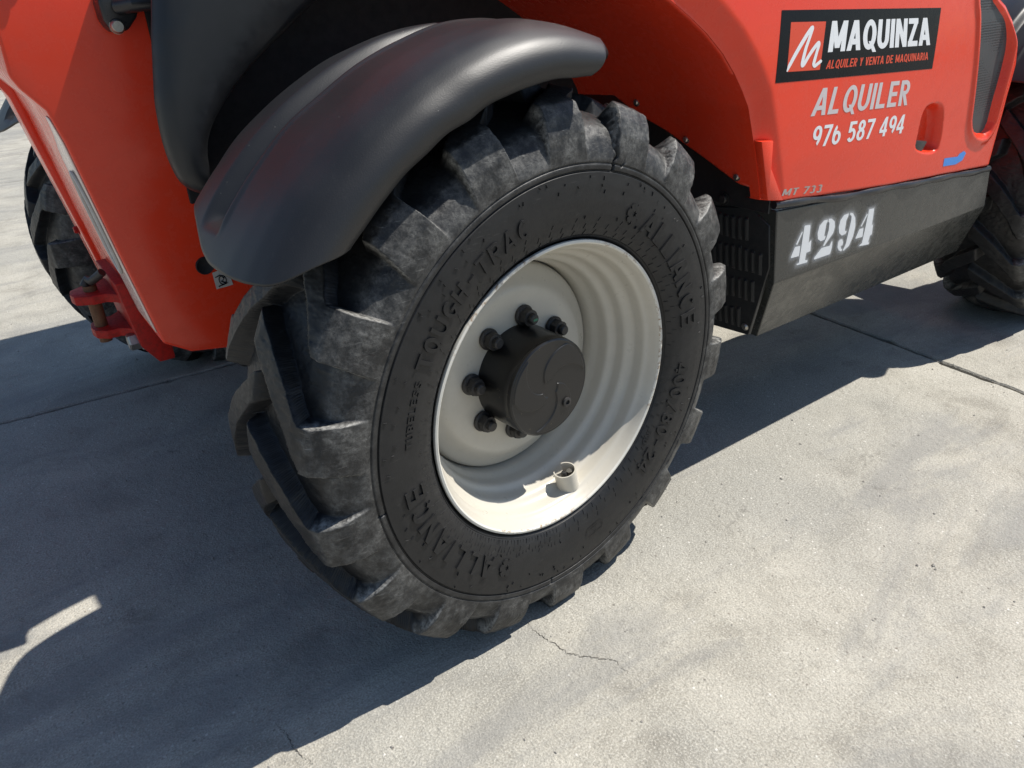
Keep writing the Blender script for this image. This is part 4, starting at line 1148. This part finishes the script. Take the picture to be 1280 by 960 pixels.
# sticker with a drawn pictogram, cable hole
poly_sheet('warning_sticker', D['sticker'], M_STICKER, frame, .0025, .75)
def pictogram():
    (x0, z0), (x1, z1), (x2, z2), (x3, z3) = D['sticker']
    cx, cz = (x0 + x1 + x2 + x3) / 4, (z0 + z1 + z2 + z3) / 4 - .003
    P = []
    for k in range(36):
        w = k / 35 * 2 * math.pi * 1.1
        P.append((cx + .0085 * math.cos(w + .5), .746, cz + .011 * math.sin(w + .5)))
    v, f = tube_mesh(P, .0011, 5)
    for q in ([(-.013, -.014), (.010, -.010), (-.004, -.002)], [(-.016, .010), (-.004, .013), (.004, .004), (-.002, -.004), (.006, -.010)], [(.009, .012), (.003, .004)]):
        vv, ff = tube_mesh([(cx + a, .746, cz + b) for a, b in q], .0013, 5)
        f = f + [tuple(i + len(v) for i in t) for t in ff]; v = v + vv
    mesh_obj('sticker_pictogram', v, f, M_SIGNBLACK, frame)
pictogram()
(hx, hz), = D['hole']
hl = lathe('cable_grommet', [(0, -.002), (.016, -.002), (.020, -.005), (.022, -.002), (.022, .004)], M_VOID, frame, 24); hl.location = (hx, .75, hz)
# tow hitch
HY = 1.08
def jaw(z, th, name, ext):
    xf = rear_x(z) + .02
    pts = [(xf, HY - .12), (xf - .03, HY - .115), (xf - .055, HY - .075), (xf - .075, HY - .055), (xf - .105, HY - .055), (xf - .13 - ext, HY - .03), (xf - .135 - ext, HY), (xf - .13 - ext, HY + .035), (xf - .105, HY + .06), (xf - .075, HY + .06), (xf - .055, HY + .08), (xf - .03, HY + .115), (xf, HY + .12)]
    return solid(name, [(x, y, z) for x, y in pts], [(x, y, z - th) for x, y in pts], M_RED_OLD, hitch, .003, 2)
hb = [(rear_x(.80) - .004, .80), (rear_x(.80) - .03, .80), (rear_x(.52) - .03, .53), (rear_x(.52) + .07, .50), (rear_x(.52) + .07, .60)]
hitch = prism_y('tow_hitch', [(rear_x(.76) - .022, .74), (rear_x(.60) - .024, .56), (rear_x(.55) + .01, .505), (rear_x(.55) + .05, .505), (rear_x(.60) + .05, .56), (rear_x(.76) + .03, .74)], HY - .13, HY + .13, M_RED_OLD, tele, .004)
jaw(.700, .024, 'hitch_jaw', .012); jaw(.600, .024, 'hitch_jaw', 0.0)
px_ = rear_x(.65) - .085
tube('hitch_pin', [(px_, HY, .715), (px_, HY, .70), (px_, HY, .555)], [.017, .017, .016], M_RUST, hitch, 18)
tube('pin_handle', [(px_ - .012, HY, .715), (px_, HY, .730), (px_ + .006, HY - .02, .728), (px_ + .028, HY - .04, .748), (px_ + .034, HY - .046, .754)], .011, M_DARKSTEEL, hitch, 10)
b = lathe('bolt', [(0, -.030), (.020, -.030), (.024, -.026), (.024, 0), (.030, 0), (.030, .004)], M_STEEL, hitch, 6); b.location = (rear_x(.55) - .018, HY - .085, .565); b.rotation_euler.z = -R_(90)

# ---- black wheel-arch liner and lamp bracket ------------------------------------------------------------------
lo_, li_ = D['liner_out'], D['liner_in']
def liner():
    outer = [(-.470, 1.53)] + [(x, z) for x, z in lo_]
    inner = ([(x, z) for x, z in li_] + [(.02, 1.46), (.08, 1.52)])[::-1]
    # sweep: a rolled lip section carried from outer outline to inner outline
    def rs(P, n):
        P = np.array(P); t = np.concatenate([[0], np.cumsum(np.hypot(*np.diff(P, axis=0).T))]); tt = np.linspace(0, t[-1], n)
        Q = np.stack([np.interp(tt, t, P[:, 0]), np.interp(tt, t, P[:, 1])], 1)
        for _ in range(4): Q[1:-1] = .25 * Q[:-2] + .5 * Q[1:-1] + .25 * Q[2:]
        return Q
    n = 60; O = rs(outer, n); I = rs(inner, n)
    rows = []
    for s, y in ((0, .755), (0, .56), (.02, .535), (.08, .512), (.2, .502), (.5, .50), (.82, .502), (.95, .512), (1.0, .54), (1.0, .755)):
        Q = O + (I - O) * s
        if s == 0: Q = Q + np.array([.062 * (y - .512) / .243, 0])
        rows.append(np.stack([Q[:, 0], np.full(n, y), Q[:, 1]], 1))
    V = np.stack(rows, 1)
    me = grid_mesh('arch_liner', V); fix_normals(me); me.materials.append(M_LINER)
    return link('arch_liner', me, None, tele)
liner()
box('liner_back', (-.49, .738, .95), (.70, .748, 1.56), M_VOID, tele, .002, 1)
bk = prism_y('lamp_bracket', [(x, min(z, 1.392)) for x, z in D['bracket']], .69, .752, M_SEAL, tele, .008, 3)
(bx_, bz_), = D['brbolt']
b = lathe('bolt', [(0, -.012), (.010, -.012), (.0135, -.007), (.0135, 0), (.0145, 0)], M_STEEL, bk, 24); b.location = (bx_, .69, bz_)
(tx0, tz0), (tx1, tz1) = D['tube']
tube('lamp_guard_tube', [(tx0, .69, tz0), (tx0 + .02, .66, tz0 + .004), (tx1, .655, tz1), (tx1 + .12, .655, tz1 + .03)], .016, M_SEAL, bk, 16)
# shallow unseen block added to cast a shadow on the frame side
caster = box('shadow_caster', (-.72, .730, 1.46), (-.655, .752, 1.58), M_BLACK, tele, .012, 3)
box('shadow_caster_face', (-.713, .724, 1.47), (-.662, .7305, 1.57), M_SIGNRED, caster, .003)

# ---- the rest of the machine above and beyond the picture ------------------------------------------------------
for y in (.90, 1.30):
    prism_y('boom_tower', [(-.62, 1.45), (.30, 1.25), (.30, 1.55), (-.10, 2.05), (-.45, 2.12), (-.66, 1.95)], y, y + .05, M_RED, tele, .006)
solid('boom', [(-.50, .96, 1.72), (-.50, 1.29, 1.72), (-.50, 1.29, 2.06), (-.50, .96, 2.06)], [(4.2, .96, .95), (4.2, 1.29, .95), (4.2, 1.29, 1.27), (4.2, .96, 1.27)], M_RED, tele, .015)
box('cab_base', (.25, 1.50, .50), (1.95, 2.28, 1.05), M_BLACK, tele, .03)
cab = box('cab_roof', (.20, 1.22, 2.24), (1.75, 2.50, 2.33), M_BLACK, tele, .03)
for (x, y) in ((.25, 1.46), (.25, 2.34), (1.05, 2.34), (1.70, 1.46), (1.70, 2.34)):
    box('cab_post', (x, y, 1.05), (x + .06, y + .06, 2.24), M_BLACK, tele, .01)
box('cab_window', (.28, 2.36, 1.06), (1.70, 2.37, 2.23), M_GLASS, tele, .001, 1)
box('cab_window', (.27, 1.50, 1.06), (.28, 2.33, 2.23), M_GLASS, tele, .001, 1)
